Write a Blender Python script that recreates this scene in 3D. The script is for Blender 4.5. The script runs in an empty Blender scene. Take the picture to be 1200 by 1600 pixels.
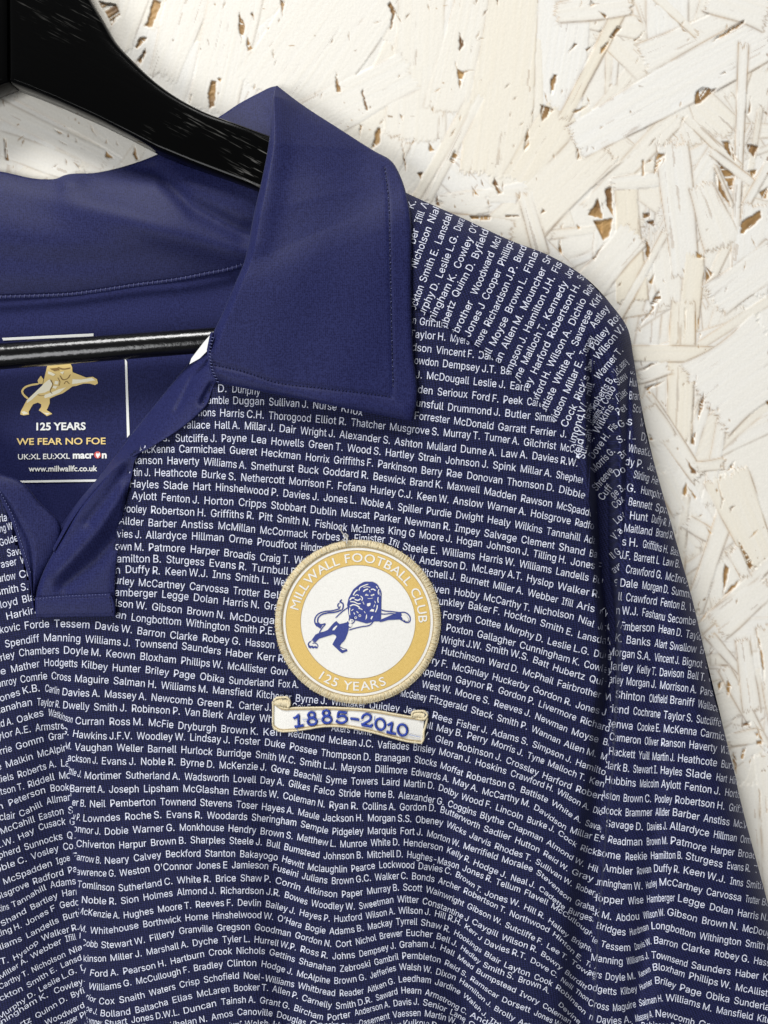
import bpy, math, random
import numpy as np

# ------------------------------------------------------------------ camera, light, exposure
SC = bpy.context.scene
COL = SC.collection
F, D, TILT = 1150.0, 0.370, math.radians(5.0)
FW = np.array([0.0, math.cos(TILT), -math.sin(TILT)])
UP = np.array([0.0, math.sin(TILT), math.cos(TILT)])
CP = -D * FW
cam = bpy.data.cameras.new('camera')
cam.sensor_fit = 'HORIZONTAL'; cam.sensor_width = 36.0; cam.lens = 36.0 * F / 1200.0
cam.clip_start = 0.01; cam.clip_end = 50.0
co = bpy.data.objects.new('camera', cam); COL.objects.link(co)
co.location = CP; co.rotation_euler = (math.pi / 2 - TILT, 0, 0)
SC.camera = co
w = bpy.data.worlds.new('World'); SC.world = w; w.use_nodes = True
bg = w.node_tree.nodes['Background']
bg.inputs[0].default_value = (0.93, 0.96, 1.0, 1); bg.inputs[1].default_value = 0.16

def area(name, loc, target, size, power, col):
    l = bpy.data.lights.new(name, 'AREA'); l.shape = 'RECTANGLE'
    l.size, l.size_y = size; l.energy = power; l.color = col
    o = bpy.data.objects.new(name, l); COL.objects.link(o); o.location = loc
    from mathutils import Vector
    o.rotation_euler = (Vector(target) - Vector(loc)).to_track_quat('-Z', 'Y').to_euler()
    return o
area('key_lamp', (-0.95, -1.30, 2.10), (0.03, 0, -0.02), (1.10, 0.80), 54.0, (1.0, 0.992, 0.975))
area('ceiling_lamp', (-0.50, -1.30, 1.95), (0.08, 0, 0.0), (0.7, 0.6), 15.0, (1.0, 0.995, 0.975))
area('fill_light', (-0.95, -1.55, -0.70), (0.12, 0, -0.12), (0.9, 0.9), 21.0, (0.98, 0.99, 1.0))  # added fill from the lower left, lifts the lower part and softens shadows
SC.view_settings.view_transform = 'Standard'; SC.view_settings.look = 'None'
SC.view_settings.exposure = 0.12; SC.view_settings.gamma = 1.0
SC.view_settings.use_curve_mapping = False

# ------------------------------------------------------------------ helpers
rng = np.random.RandomState(7)
random.seed(7)

def P(x, y, h):
    """world point seen at photo position x,y that lies h millimetres in front of the board"""
    x = np.asarray(x, float); y = np.asarray(y, float); h = np.asarray(h, float) * 0.001
    a = (x - 600.0) / F; b = -(y - 800.0) / F
    dx = a + FW[0]; dy = FW[1] + b * UP[1]; dz = FW[2] + b * UP[2]
    t = (-h - CP[1]) / dy
    return np.stack([CP[0] + dx * t, CP[1] + dy * t, CP[2] + dz * t], -1)

def mat(name, col, rough=0.6, spec=0.4, **k):
    m = bpy.data.materials.new(name); m.use_nodes = True
    b = m.node_tree.nodes['Principled BSDF']
    b.inputs['Base Color'].default_value = (*col, 1); b.inputs['Roughness'].default_value = rough
    b.inputs['Specular IOR Level'].default_value = spec
    for a, v in k.items(): b.inputs[a.replace('_', ' ')].default_value = v
    return m

def nd(m, t, **k):
    n = m.node_tree.nodes.new(t)
    for a, v in k.items(): setattr(n, a, v)
    return n

def lk(m, a, b): m.node_tree.links.new(a, b)

def thing(name, label, cat, loc):
    o = bpy.data.objects.new(name, None); COL.objects.link(o)
    o.location = loc; o.empty_display_size = 0.02
    o['label'] = label; o['category'] = cat
    bpy.context.view_layer.update()
    return o

def build(name, V, Fc, mats, parent=None, mi=None, smooth=True, solid=0.0, label=None):
    me = bpy.data.meshes.new(name)
    V = np.asarray(V, float)
    if isinstance(Fc, np.ndarray):
        nf, k = Fc.shape
        me.vertices.add(len(V)); me.vertices.foreach_set('co', V.ravel())
        me.loops.add(nf * k); me.loops.foreach_set('vertex_index', Fc.ravel().astype(np.int32))
        me.polygons.add(nf)
        me.polygons.foreach_set('loop_start', np.arange(0, nf * k, k, dtype=np.int32))
        me.update(calc_edges=True)
    else:
        me.from_pydata([tuple(v) for v in V], [], Fc)
    if not isinstance(mats, (list, tuple)): mats = [mats]
    for m in mats: me.materials.append(m)
    if mi is not None: me.polygons.foreach_set('material_index', np.asarray(mi, np.int32))
    me.polygons.foreach_set('use_smooth', np.full(len(me.polygons), smooth, bool))
    me.update()
    o = bpy.data.objects.new(name, me); COL.objects.link(o)
    if parent is not None:
        o.parent = parent; o.matrix_parent_inverse = parent.matrix_world.inverted()
    if solid:
        s = o.modifiers.new('thickness', 'SOLIDIFY'); s.thickness = solid; s.offset = -1.0
    if label: o['label'] = label
    bpy.context.view_layer.update()
    return o

def resample(pts, n):
    p = np.asarray(pts, float); d = np.r_[0, np.cumsum(np.hypot(*np.diff(p, axis=0).T))]
    t = np.linspace(0, d[-1], n)
    return np.stack([np.interp(t, d, p[:, i]) for i in range(p.shape[1])], -1)

def smoothline(pts, sub=8):
    p = np.asarray(pts, float)
    if len(p) < 3: return resample(p, sub + 1)
    out = []
    d = np.hypot(*np.diff(p, axis=0).T) + 1e-6; e = np.diff(p, axis=0) / d[:, None]
    m = np.vstack([e[:1], (e[1:] * d[:-1, None] + e[:-1] * d[1:, None]) / (d[1:] + d[:-1])[:, None], e[-1:]])
    for i in range(len(p) - 1):
        t = np.linspace(0, 1, sub, endpoint=False)[:, None]
        out.append((2 * t ** 3 - 3 * t ** 2 + 1) * p[i] + (t ** 3 - 2 * t ** 2 + t) * d[i] * m[i] + (-2 * t ** 3 + 3 * t ** 2) * p[i + 1] + (t ** 3 - t ** 2) * d[i] * m[i + 1])
    out.append(p[-1:])
    return np.vstack(out)

def segdist(x, y, path):
    """unsigned distance of points to a polyline"""
    p = np.asarray(path, float); best = np.full(np.shape(x), 1e9)
    for a, b in zip(p[:-1], p[1:]):
        d = b - a; L = d @ d + 1e-9
        t = np.clip(((x - a[0]) * d[0] + (y - a[1]) * d[1]) / L, 0, 1)
        best = np.minimum(best, np.hypot(x - a[0] - t * d[0], y - a[1] - t * d[1]))
    return best

def inside(x, y, poly):
    p = np.asarray(poly, float); r = np.zeros(np.shape(x), bool); j = len(p) - 1
    for i in range(len(p)):
        c = ((p[i, 1] > y) != (p[j, 1] > y)) & (x < (p[j, 0] - p[i, 0]) * (y - p[i, 1]) / (p[j, 1] - p[i, 1] + 1e-12) + p[i, 0])
        r ^= c; j = i
    return r

def gridfaces(nr, nc, off=0):
    i = np.arange(nr - 1)[:, None] * nc + np.arange(nc - 1)[None]
    return np.stack([i, i + nc, i + nc + 1, i + 1], -1).reshape(-1, 4) + off   # faces the camera

def ruled(Lp, Rp, nr, nc, hf, by_index=False, edge=0.0):
    """sheet between two edge lines, hf(u,v,x,y) gives height in mm"""
    if by_index:
        def rs(p):
            p = np.asarray(p, float); t = np.linspace(0, len(p) - 1, nr)
            return np.stack([np.interp(t, np.arange(len(p)), p[:, k]) for k in (0, 1)], -1)
        sm = lambda p: smoothline(p, 10)
        L, R = sm(Lp), sm(Rp)
        def rs2(p):
            t = np.linspace(0, len(p) - 1, nr)
            return np.stack([np.interp(t, np.arange(len(p)), p[:, k]) for k in (0, 1)], -1)
        L, R = rs2(L), rs2(R)
    else:
        L, R = resample(smoothline(Lp), nr), resample(smoothline(Rp), nr)
    u = np.linspace(0, 1, nc)
    if edge: u = (1 - edge) * u + edge * (0.5 - 0.5 * np.cos(np.pi * u))
    X = L[:, None, 0] + (R - L)[:, None, 0] * u[None]; Y = L[:, None, 1] + (R - L)[:, None, 1] * u[None]
    v = np.linspace(0, 1, nr)[:, None] + 0 * u[None]; U = u[None] + 0 * v
    Hh = hf(U, v, X, Y)
    return P(X, Y, Hh).reshape(-1, 3), gridfaces(nr, nc), X, Y

def tubes(paths, rad, ns=5):
    """round threads / cords along world-space polylines, one vertex+face set"""
    V, Fc = [], []
    for k, p in enumerate(paths):
        p = np.asarray(p, float); n = len(p)
        r = rad[k] if hasattr(rad, '__len__') else rad
        t = np.gradient(p, axis=0); t /= np.linalg.norm(t, axis=1)[:, None] + 1e-12
        a = np.cross(t, np.array([0.0, 1.0, 0.13])); a /= np.linalg.norm(a, axis=1)[:, None] + 1e-12
        b = np.cross(t, a); o = len(V)
        for i in range(n):
            rr = r * (0.55 if i in (0, n - 1) else 1.0)
            for s in range(ns):
                g = 2 * math.pi * s / ns
                V.append(p[i] + rr * (a[i] * math.cos(g) + b[i] * math.sin(g)))
        for i in range(n - 1):
            for s in range(ns):
                s2 = (s + 1) % ns
                Fc.append((o + i * ns + s, o + i * ns + s2, o + (i + 1) * ns + s2, o + (i + 1) * ns + s))
        Fc.append(tuple(o + s for s in range(ns))[::-1]); Fc.append(tuple(o + (n - 1) * ns + s for s in range(ns)))
    return V, Fc

# ------------------------------------------------------------------ cloth relief (mm in front of the board)
SIL = [(540, 250), (600, 284), (640, 304), (694, 328), (752, 354), (796, 375), (842, 391), (880, 411), (903, 424), (930, 449), (960, 482),
       (982, 516), (990, 560), (999, 612), (1007, 664), (1026, 736), (1033, 762), (1052, 830), (1066, 880), (1080, 930), (1092, 976),
       (1105, 1038), (1114, 1077), (1131, 1140), (1151, 1212), (1163, 1275), (1171, 1302), (1186, 1360), (1200, 1413), (1228, 1510), (1262, 1620), (1300, 1740), (1380, 1970)]
SIL = smoothline(SIL, 4)
SIL_S = SIL
def bump(x, y, ys, xs, amp, wl, wr, ex=2):
    c = np.interp(y, ys, xs); a = np.interp(y, ys, amp); d = x - c
    WL = np.interp(y, ys, wl) if hasattr(wl, '__len__') else wl
    WR = np.interp(y, ys, wr) if hasattr(wr, '__len__') else wr
    return a * np.exp(-np.abs(d / np.where(d < 0, WL, WR)) ** ex)

SEAM = [(610, 455), (645, 481), (680, 499), (693, 509), (739, 540), (784, 572), (829, 616), (863, 655), (893, 691), (908, 740), (914, 778)]

def H(x, y):
    x = np.asarray(x, float); y = np.asarray(y, float)
    h = 29.0 + 0.5 * np.sin(x / 97.0 + y / 140.0) + 0.5 * np.sin(y / 83.0 - x / 171.0) + 0.35 * np.sin(x / 41 + y / 230 + 1)
    # deep crease between chest and sleeve
    h = h + bump(x, y, [520, 570, 680, 760, 800, 850, 930, 1000, 1060, 1120, 1200, 1280, 1355, 1440, 1550, 1680],
             [925, 926, 929, 936, 940, 942, 949, 955, 957, 954, 951, 943, 937, 930, 924, 917],
             [0, -5, -18, -26, -27, -27, -27, -26.5, -22, -14, -11, -10.5, -10.5, -10, -10, -10],
             [8, 8, 10, 12, 13, 13, 13, 13, 15, 22, 26, 30, 34, 38, 40, 42],
             [12, 24, 34, 27, 25, 22, 17, 13, 10, 8, 7, 6, 6, 6, 6, 6], 4)
    h = h + bump(x, y, [540, 600, 700, 760, 830, 900, 960], [980, 981, 981, 979, 976, 972, 966], [0, -3.0, -4.5, -4.5, -4, -3, 0], 9, 5)
    h = h + bump(x, y, [540, 600, 700, 830, 900, 960], [958, 962, 966, 962, 960, 958], [0, 2, 4, 5, 4, 0], 11, 10)
    # softer line down the sleeve
    h = h + bump(x, y, [760, 860, 960, 1080, 1270, 1340, 1440, 1550, 1680], [1026, 1025, 1030, 1026, 1024, 1020, 1012, 1000, 985],
             [0, -1.0, -1.5, -1.8, -2.0, -3, -4.5, -5, -5], [26, 26, 26, 26, 24, 22, 20, 20, 20], 16)
    # fold at the lower left
    h = h + bump(x, y, [940, 1000, 1060, 1130, 1200, 1280, 1360, 1440, 1520, 1680], [52, 66, 88, 102, 104, 110, 117, 124, 130, 140],
             [0, -1.2, -3.2, -5.5, -7, -8.5, -9.5, -10, -10, -10], [60, 60, 60, 60, 65, 75, 85, 90, 90, 90], [30, 26, 20, 12, 10, 8, 8, 8, 8, 8])
    # two soft drapes in the middle
    h = h + bump(x, y, [1060, 1150, 1300, 1420, 1520, 1680], [410, 425, 436, 444, 452, 462], [0, -2.6, -5.2, -6.5, -7.2, -7.6], 40, 19)
    h = h + bump(x, y, [1130, 1200, 1330, 1450, 1680], [684, 692, 703, 718, 742], [0, -3.4, -6.8, -8.4, -9.4], 46, 22)
    h = h + bump(x, y, [1250, 1400, 1680], [855, 845, 830], [0, 1.5, 2.5], 50, 50)
    h = h + bump(x, y, [1000, 1120, 1300], [610, 655, 690], [0, -0.9, 0], 30, 22)
    # hollow under the collar leaf and the flat of the placket
    h = h + bump(x, y, [560, 640, 760, 900], [350, 270, 230, 215], [0, -1.6, -1.2, 0], 40, 40)
    h = np.maximum(h, 3.6 + 0.25 * (h - 3.6)); h = np.maximum(h, 2.6)
    d = segdist(x, y, SEAM); h = h - 0.9 * np.exp(-(d / 3.5) ** 2)
    ds = segdist(x, y, SIL_S)
    R = np.interp(y, [300, 420, 520, 700, 1600], [60, 60, 46, 40, 44])
    u = np.clip(ds / R, 0, 1)
    h = 2.0 + (h - 2.0) * np.sqrt(np.clip(1 - (1 - u) ** 2, 0, 1))
    return h
# ------------------------------------------------------------------ lettering: glyph outlines as flat meshes
_cu = bpy.data.curves.new('glyph', 'FONT'); _cu.resolution_u = 3
_ob = bpy.data.objects.new('glyph', _cu); COL.objects.link(_ob)
_G = {}
def glyph(ch, bold=0.0):
    k = (ch, bold)
    if k in _G: return _G[k]
    _cu.offset = bold
    def width(s):
        _cu.body = s; _ob.update_tag(); dg = bpy.context.evaluated_depsgraph_get(); dg.update()
        m = _ob.evaluated_get(dg).to_mesh()
        v = np.array([p.co[:2] for p in m.vertices]) if len(m.vertices) else np.zeros((0, 2))
        f = []
        for p in m.polygons:
            q = list(p.vertices)
            for i in range(1, len(q) - 1): f.append((q[0], q[i], q[i + 1]))
        return v, f
    v, f = width(ch)
    a = width('|' + ch + '|')[0][:, 0].max() - width('||')[0][:, 0].max()
    _G[k] = (v, np.array(f, int).reshape(-1, 3), a)
    return _G[k]

# outlines of the plain sans letters of the names: advance, points x y, triangles (682 units per capital height)
SANS = {
    "'": (276, [104,426,94,682,182,682,172,426],
        [0,2,1,0,3,2]),
    '-': (607, [452,328,452,252,153,252,153,328],
        [2,0,3,2,1,0]),
    '.': (252, [128,-6,104,-1,84,12,71,32,66,55,71,79,84,98,104,112,128,116,151,112,171,98,185,79,189,55,185,32,171,12,151,-1],
        [7,9,8,6,9,7,6,10,9,5,10,6,5,11,10,4,11,5,4,12,11,3,12,4,3,13,12,2,13,3,2,14,13,1,14,2,1,15,14,0,15,1]),
    'A': (643, [22,0,270,682,370,682,621,0,530,0,385,406,371,448,354,499,335,562,311,641,329,641,305,562,285,497,269,446,255,406,114,0,147,190,147,266,496,266,496,190],
        [0,9,1,9,2,1,9,10,2,10,3,2,0,17,9,17,11,9,11,8,9,11,8,10,8,18,10,18,3,10,7,18,8,17,12,11,6,18,7,17,13,12,5,18,6,17,14,13,17,16,14,16,15,14,4,19,5,19,18,5,0,16,17,16,18,17,16,19,18,19,3,18,0,15,16,4,3,19]),
    'B': (612, [81,0,81,682,323,682,388,676,441,658,482,629,511,593,528,549,534,501,530,461,518,429,501,403,478,383,451,368,422,357,422,352,455,345,487,329,516,305,539,272,555,232,560,183,554,133,536,89,506,52,462,24,404,6,330,0,167,76,328,76,396,84,442,107,468,141,476,183,472,216,459,246,438,272,410,292,374,305,333,309,167,309,167,383,319,383,355,386,386,397,413,414,433,438,446,466,450,499,443,541,419,575,379,598,322,606,167,606],
        [0,53,1,53,2,1,53,3,2,53,4,3,53,5,4,53,52,5,52,6,5,0,41,53,51,6,52,50,6,51,50,7,6,49,7,50,49,8,7,48,8,49,48,9,8,47,9,48,46,9,47,46,10,9,45,10,46,45,11,10,44,11,45,44,12,11,43,12,44,42,12,43,42,13,12,0,40,41,40,42,41,40,13,42,40,14,13,40,15,14,40,16,15,40,17,16,40,39,17,39,18,17,0,28,40,38,18,39,37,18,38,37,19,18,36,19,37,36,20,19,35,20,36,34,20,35,34,21,20,33,21,34,32,21,33,32,22,21,31,22,32,31,23,22,30,23,31,30,24,23,29,24,30,0,29,28,0,24,29,0,25,24,0,26,25,0,27,26]),
    'C': (684, [358,-9,275,1,201,33,140,85,93,154,64,240,54,341,64,441,93,527,140,597,201,648,275,680,358,691,409,687,456,676,500,657,539,632,573,599,600,561,621,517,634,467,547,467,537,500,522,529,502,554,479,574,452,590,423,602,391,609,358,611,299,603,246,579,202,541,168,488,146,421,139,341,146,261,168,194,202,141,246,102,299,79,358,71,391,73,423,80,452,92,479,108,502,129,522,153,537,182,547,215,634,215,621,166,601,122,573,83,539,51,500,25,457,6,409,-5],
        [11,13,12,11,14,13,10,14,11,10,15,14,10,16,15,9,16,10,9,29,16,29,17,16,9,30,29,28,17,29,27,17,28,9,31,30,26,17,27,26,18,17,8,31,9,25,18,26,8,32,31,24,18,25,24,19,18,23,19,24,8,33,32,22,19,23,7,33,8,22,20,19,21,20,22,7,34,33,6,34,7,6,35,34,5,35,6,5,36,35,5,37,36,4,37,5,48,50,49,48,51,50,4,38,37,47,51,48,47,52,51,3,38,4,46,52,47,3,39,38,45,52,46,45,53,52,44,53,45,3,40,39,43,53,44,2,40,3,43,54,53,42,54,43,2,41,40,41,54,42,2,54,41,2,55,54,1,55,2,1,56,55,1,57,56,0,57,1]),
    'D': (673, [81,0,81,682,167,682,167,0,167,682,302,682,296,606,167,606,167,0,293,0,288,76,167,76,302,682,395,672,369,598,296,606,395,672,473,641,428,574,369,598,473,641,535,592,475,536,428,574,535,592,581,524,508,483,475,536,581,524,609,441,528,419,508,483,609,441,619,342,535,342,528,419,619,342,609,243,528,265,535,342,609,243,581,159,508,200,528,265,581,159,534,91,474,147,508,200,534,91,470,41,426,108,474,147,470,41,390,10,364,84,426,108,390,10,293,0,288,76,364,84],
        [0,1,2,0,2,3,4,5,6,4,6,7,8,9,10,8,10,11,12,13,14,12,14,15,16,17,18,16,18,19,20,21,22,20,22,23,24,25,26,24,26,27,28,29,30,28,30,31,32,33,34,32,34,35,36,37,38,36,38,39,40,41,42,40,42,43,44,45,46,44,46,47,48,49,50,48,50,51,52,53,54,52,54,55,56,57,58,56,58,59]),
    'E': (561, [81,0,81,682,499,682,499,606,167,606,167,383,476,383,476,307,167,307,167,76,503,76,503,0],
        [0,4,1,4,2,1,4,3,2,0,5,4,0,8,5,8,6,5,8,7,6,0,9,8,0,10,9,0,11,10]),
    'F': (550, [81,0,81,682,495,682,495,606,167,606,167,373,464,373,464,297,167,297,167,0],
        [0,4,1,4,2,1,4,3,2,0,5,4,0,8,5,8,6,5,8,7,6,0,9,8]),
    'G': (698, [360,-9,275,2,200,34,139,85,93,155,64,241,54,341,64,441,93,527,139,597,200,648,273,680,355,691,407,687,456,675,501,656,541,629,574,596,602,558,623,515,636,467,547,467,535,499,519,527,500,552,477,572,452,589,423,601,391,609,356,611,298,603,246,580,201,541,168,488,146,421,139,341,146,261,168,194,202,141,247,103,300,79,360,71,415,77,462,95,501,125,531,165,550,214,556,271,582,267,379,267,379,343,641,343,641,268,632,189,604,122,561,66,505,25,437,-1],
        [11,13,12,11,14,13,10,14,11,10,15,14,10,16,15,9,16,10,9,29,16,29,17,16,9,30,29,28,17,29,27,17,28,9,31,30,26,17,27,8,31,9,26,18,17,25,18,26,8,32,31,24,18,25,24,19,18,23,19,24,8,33,32,7,33,8,22,19,23,22,20,19,21,20,22,7,34,33,6,34,7,6,35,34,49,51,50,49,47,51,47,52,51,5,35,6,5,36,35,49,46,47,48,52,47,48,53,52,46,48,49,46,53,48,5,37,36,4,37,5,45,53,46,4,38,37,45,54,53,44,54,45,3,38,4,3,39,38,43,54,44,43,55,54,3,40,39,42,55,43,2,40,3,2,41,40,41,55,42,2,55,41,2,56,55,1,56,2,1,57,56,0,57,1]),
    'H': (693, [81,0,81,682,167,682,167,387,526,387,526,682,612,682,612,0,526,0,526,311,167,311,167,0],
        [0,2,1,0,3,2,4,6,5,4,7,6,0,10,3,10,4,3,10,9,4,9,7,4,0,11,10,8,7,9]),
    'I': (403, [42,0,42,76,158,76,158,606,42,606,42,682,361,682,361,606,245,606,245,76,361,76,361,0],
        [4,6,5,4,7,6,3,7,4,2,8,3,8,7,3,2,9,8,0,2,1,0,9,2,0,10,9,0,11,10]),
    'J': (531, [248,-9,166,4,101,44,59,108,44,195,44,232,131,232,131,195,139,140,163,100,200,75,248,67,295,75,332,100,356,140,364,195,364,682,451,682,451,195,437,108,394,44,329,4],
        [15,17,16,15,18,17,4,6,5,4,7,6,3,7,4,3,8,7,14,18,15,14,19,18,3,9,8,13,19,14,2,9,3,13,20,19,2,10,9,12,20,13,11,20,12,2,11,10,2,20,11,1,20,2,1,21,20,0,21,1]),
    'K': (626, [81,0,81,682,167,682,167,0,167,225,167,335,487,682,601,682,499,0,601,0,310,375,248,310],
        [0,1,2,0,2,3,4,5,6,4,6,7,8,9,10,8,10,11]),
    'L': (527, [81,0,81,682,167,682,167,76,484,76,484,0],
        [0,2,1,0,3,2,0,4,3,0,5,4]),
    'M': (842, [81,0,81,682,165,682,165,0,165,530,165,682,421,125,385,0,761,0,761,682,677,682,677,0,677,530,677,682,421,125,457,0,385,0,421,125,457,0],
        [0,1,2,0,2,3,4,5,6,4,6,7,8,9,10,8,10,11,12,13,14,12,14,15,16,17,18]),
    'N': (702, [81,0,81,682,183,682,460,245,472,226,486,202,502,174,520,143,537,109,555,74,543,72,539,109,537,145,536,179,535,211,535,238,535,261,535,682,621,682,621,0,519,0,271,389,255,415,238,443,219,474,198,511,174,554,144,606,160,608,162,559,164,514,165,474,167,440,167,411,168,390,168,0],
        [0,27,1,27,2,1,27,28,2,28,3,2,16,18,17,16,19,18,29,26,28,26,3,28,0,29,27,29,26,27,0,30,29,25,3,26,0,31,30,24,3,25,23,3,24,0,32,31,22,3,23,0,33,32,21,3,22,0,34,33,0,35,34,20,3,21,15,19,16,20,4,3,14,19,15,20,5,4,13,19,14,20,6,5,12,19,13,20,7,6,11,19,12,20,8,7,20,10,8,10,9,8,10,19,11,20,19,10]),
    'O': (715, [358,-9,275,1,202,33,140,85,94,154,64,240,54,341,64,441,94,527,140,597,202,648,275,680,358,691,441,680,514,648,575,597,622,527,651,441,661,341,651,240,622,154,575,85,514,33,441,1,358,71,416,79,468,102,513,140,547,193,569,260,577,341,569,422,547,489,513,542,468,580,416,603,358,611,300,603,247,580,202,541,168,488,146,421,139,341,146,260,168,193,202,140,247,102,300,79],
        [11,13,12,10,13,11,10,14,13,9,14,10,9,36,14,36,15,14,9,37,36,35,15,36,34,15,35,9,38,37,8,38,9,34,16,15,33,16,34,8,39,38,32,16,33,8,40,39,7,40,8,32,17,16,31,17,32,7,41,40,6,41,7,31,18,17,30,18,31,6,42,41,5,42,6,5,43,42,29,18,30,29,19,18,5,44,43,28,19,29,4,44,5,28,20,19,4,45,44,27,20,28,3,45,4,27,21,20,3,46,45,26,21,27,3,47,46,25,21,26,25,22,21,2,47,3,2,24,47,24,22,25,2,22,24,1,22,2,1,23,22,1,0,23]),
    'P': (596, [81,0,81,682,315,682,387,675,446,653,491,620,522,576,542,524,548,466,542,408,522,356,491,312,446,278,387,256,315,249,146,249,146,325,312,325,360,330,398,343,427,365,447,394,458,428,462,466,458,504,447,538,427,566,398,588,360,601,311,606,167,606,167,0],
        [0,30,1,30,2,1,30,3,2,30,4,3,30,5,4,30,29,5,29,28,5,28,6,5,0,16,30,16,31,30,27,6,28,26,6,27,26,7,6,25,7,26,24,7,25,24,8,7,23,8,24,22,8,23,22,9,8,21,9,22,21,10,9,20,10,21,19,10,20,19,11,10,18,11,19,17,11,18,0,15,16,31,17,16,31,14,17,14,11,17,14,12,11,14,13,12,0,14,15,0,31,14]),
    'Q': (715, [329,213,419,213,495,114,514,87,628,-64,537,-64,463,36,444,61,358,-9,275,1,202,33,140,85,94,154,64,240,54,341,64,441,94,527,140,597,202,648,275,680,358,691,441,680,514,648,575,597,622,527,651,441,661,341,651,240,622,154,575,85,514,33,441,1,358,71,416,79,468,102,513,140,547,193,569,260,577,341,569,422,547,489,513,542,468,580,416,603,358,611,300,603,247,580,202,541,168,488,146,421,139,341,146,260,168,193,202,140,247,102,300,79],
        [19,21,20,18,21,19,18,22,21,17,22,18,17,44,22,44,23,22,17,45,44,43,23,44,42,23,43,17,46,45,16,46,17,42,24,23,41,24,42,16,47,46,40,24,41,16,48,47,15,48,16,40,25,24,39,25,40,15,49,48,14,49,15,39,26,25,38,26,39,14,50,49,13,50,14,13,51,50,37,26,38,37,27,26,13,52,51,36,27,37,12,52,13,36,28,27,7,1,0,7,34,1,34,2,1,12,53,52,35,28,36,11,53,12,35,29,28,11,54,53,34,2,35,2,29,35,3,29,2,11,55,54,33,7,34,4,29,3,30,4,29,10,55,11,10,32,55,32,7,33,10,7,32,10,6,7,10,31,6,31,5,6,9,31,10,31,4,30,9,8,31,5,4,31]),
    'R': (602, [81,0,81,682,316,682,388,675,447,655,491,623,523,581,542,530,549,472,542,414,523,364,491,322,446,291,388,272,316,265,129,265,129,342,313,342,361,346,399,358,428,377,447,403,459,435,463,472,459,510,447,543,428,569,399,589,361,602,312,606,167,606,167,0,473,0,309,307,406,307,574,0],
        [0,16,1,16,30,1,30,2,1,30,3,2,30,4,3,30,5,4,30,29,5,29,28,5,28,6,5,16,31,30,27,6,28,26,6,27,26,7,6,25,7,26,24,7,25,24,8,7,23,8,24,22,8,23,22,9,8,21,9,22,21,10,9,20,10,21,19,10,20,19,11,10,18,11,19,17,11,18,0,15,16,31,17,16,31,33,17,33,11,17,33,34,11,34,12,11,31,14,33,14,32,33,35,12,34,13,35,12,14,35,13,0,14,15,0,31,14,32,35,14]),
    'S': (599, [300,-12,231,-6,171,12,122,42,86,81,62,128,51,183,140,183,148,147,165,118,191,95,223,79,260,69,300,66,344,70,383,81,416,99,442,123,458,153,463,187,459,216,445,240,424,259,397,274,364,287,328,298,246,321,171,349,116,388,81,437,70,499,77,553,100,600,137,639,184,667,241,685,304,691,368,685,424,667,470,639,506,601,528,557,537,507,452,507,438,552,405,586,358,608,302,615,260,611,224,600,195,583,173,561,159,534,154,503,160,472,176,447,199,428,227,413,257,402,285,393,354,374,385,365,418,353,450,338,481,319,508,294,529,265,543,229,547,186,540,133,518,85,482,45,433,14,372,-5],
        [35,37,36,34,37,35,34,38,37,33,38,34,33,39,38,33,40,39,32,47,33,47,40,33,32,48,47,46,40,47,32,49,48,45,40,46,45,41,40,31,49,32,31,50,49,44,41,45,31,51,50,31,52,51,44,42,41,30,52,31,43,42,44,30,53,52,30,54,53,29,54,30,29,55,54,29,56,55,28,56,29,28,57,56,28,58,57,28,59,58,28,60,59,27,60,28,27,61,60,27,62,61,27,63,62,26,63,27,26,64,63,25,64,26,25,65,64,24,65,25,24,66,65,23,66,24,22,66,23,22,67,66,21,67,22,20,67,21,20,68,67,19,68,20,18,68,19,18,69,68,5,7,6,5,8,7,17,69,18,5,9,8,17,70,69,4,9,5,16,70,17,4,10,9,15,70,16,4,11,10,15,71,70,14,71,15,3,11,4,3,12,11,13,71,14,3,13,12,3,71,13,3,72,71,2,72,3,2,73,72,1,73,2,1,0,73]),
    'T': (601, [43,606,43,682,559,682,559,606,344,606,344,0,258,0,258,606],
        [0,2,1,0,3,2,7,3,0,6,4,7,4,3,7,6,5,4]),
    'V': (643, [273,0,22,682,113,682,258,276,272,236,289,184,309,120,332,41,314,41,338,121,358,185,375,236,388,276,529,682,621,682,373,0],
        [0,2,1,0,3,2,12,14,13,12,15,14,0,4,3,11,15,12,10,15,11,0,5,4,9,15,10,0,6,5,8,7,9,7,15,9,0,7,6,0,15,7]),
    'W': (920, [19,682,107,682,242,116,199,0,199,0,242,116,284,0,242,116,284,0,460,566,418,682,418,682,460,566,502,682,502,682,460,566,636,0,678,116,636,0,678,116,721,0,678,116,721,0,901,682,813,682],
        [0,1,2,0,2,3,4,5,6,7,8,9,7,9,10,11,12,13,14,15,16,14,16,17,18,19,20,21,22,23,21,23,24]),
    'Y': (633, [273,0,273,279,22,682,122,682,258,462,279,426,298,392,316,354,335,309,300,309,318,355,337,393,355,427,376,462,511,682,610,682,359,279,359,0],
        [1,3,2,1,4,3,13,15,14,13,16,15,1,5,4,12,16,13,11,16,12,1,6,5,10,16,11,1,7,6,9,8,10,8,16,10,1,8,7,1,16,8,0,16,1,0,17,16]),
    'Z': (588, [55,606,55,682,540,682,540,606,55,0,55,76,540,76,540,0,55,76,160,76,540,606,435,606],
        [0,1,2,0,2,3,4,5,6,4,6,7,8,9,10,8,10,11]),
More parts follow.
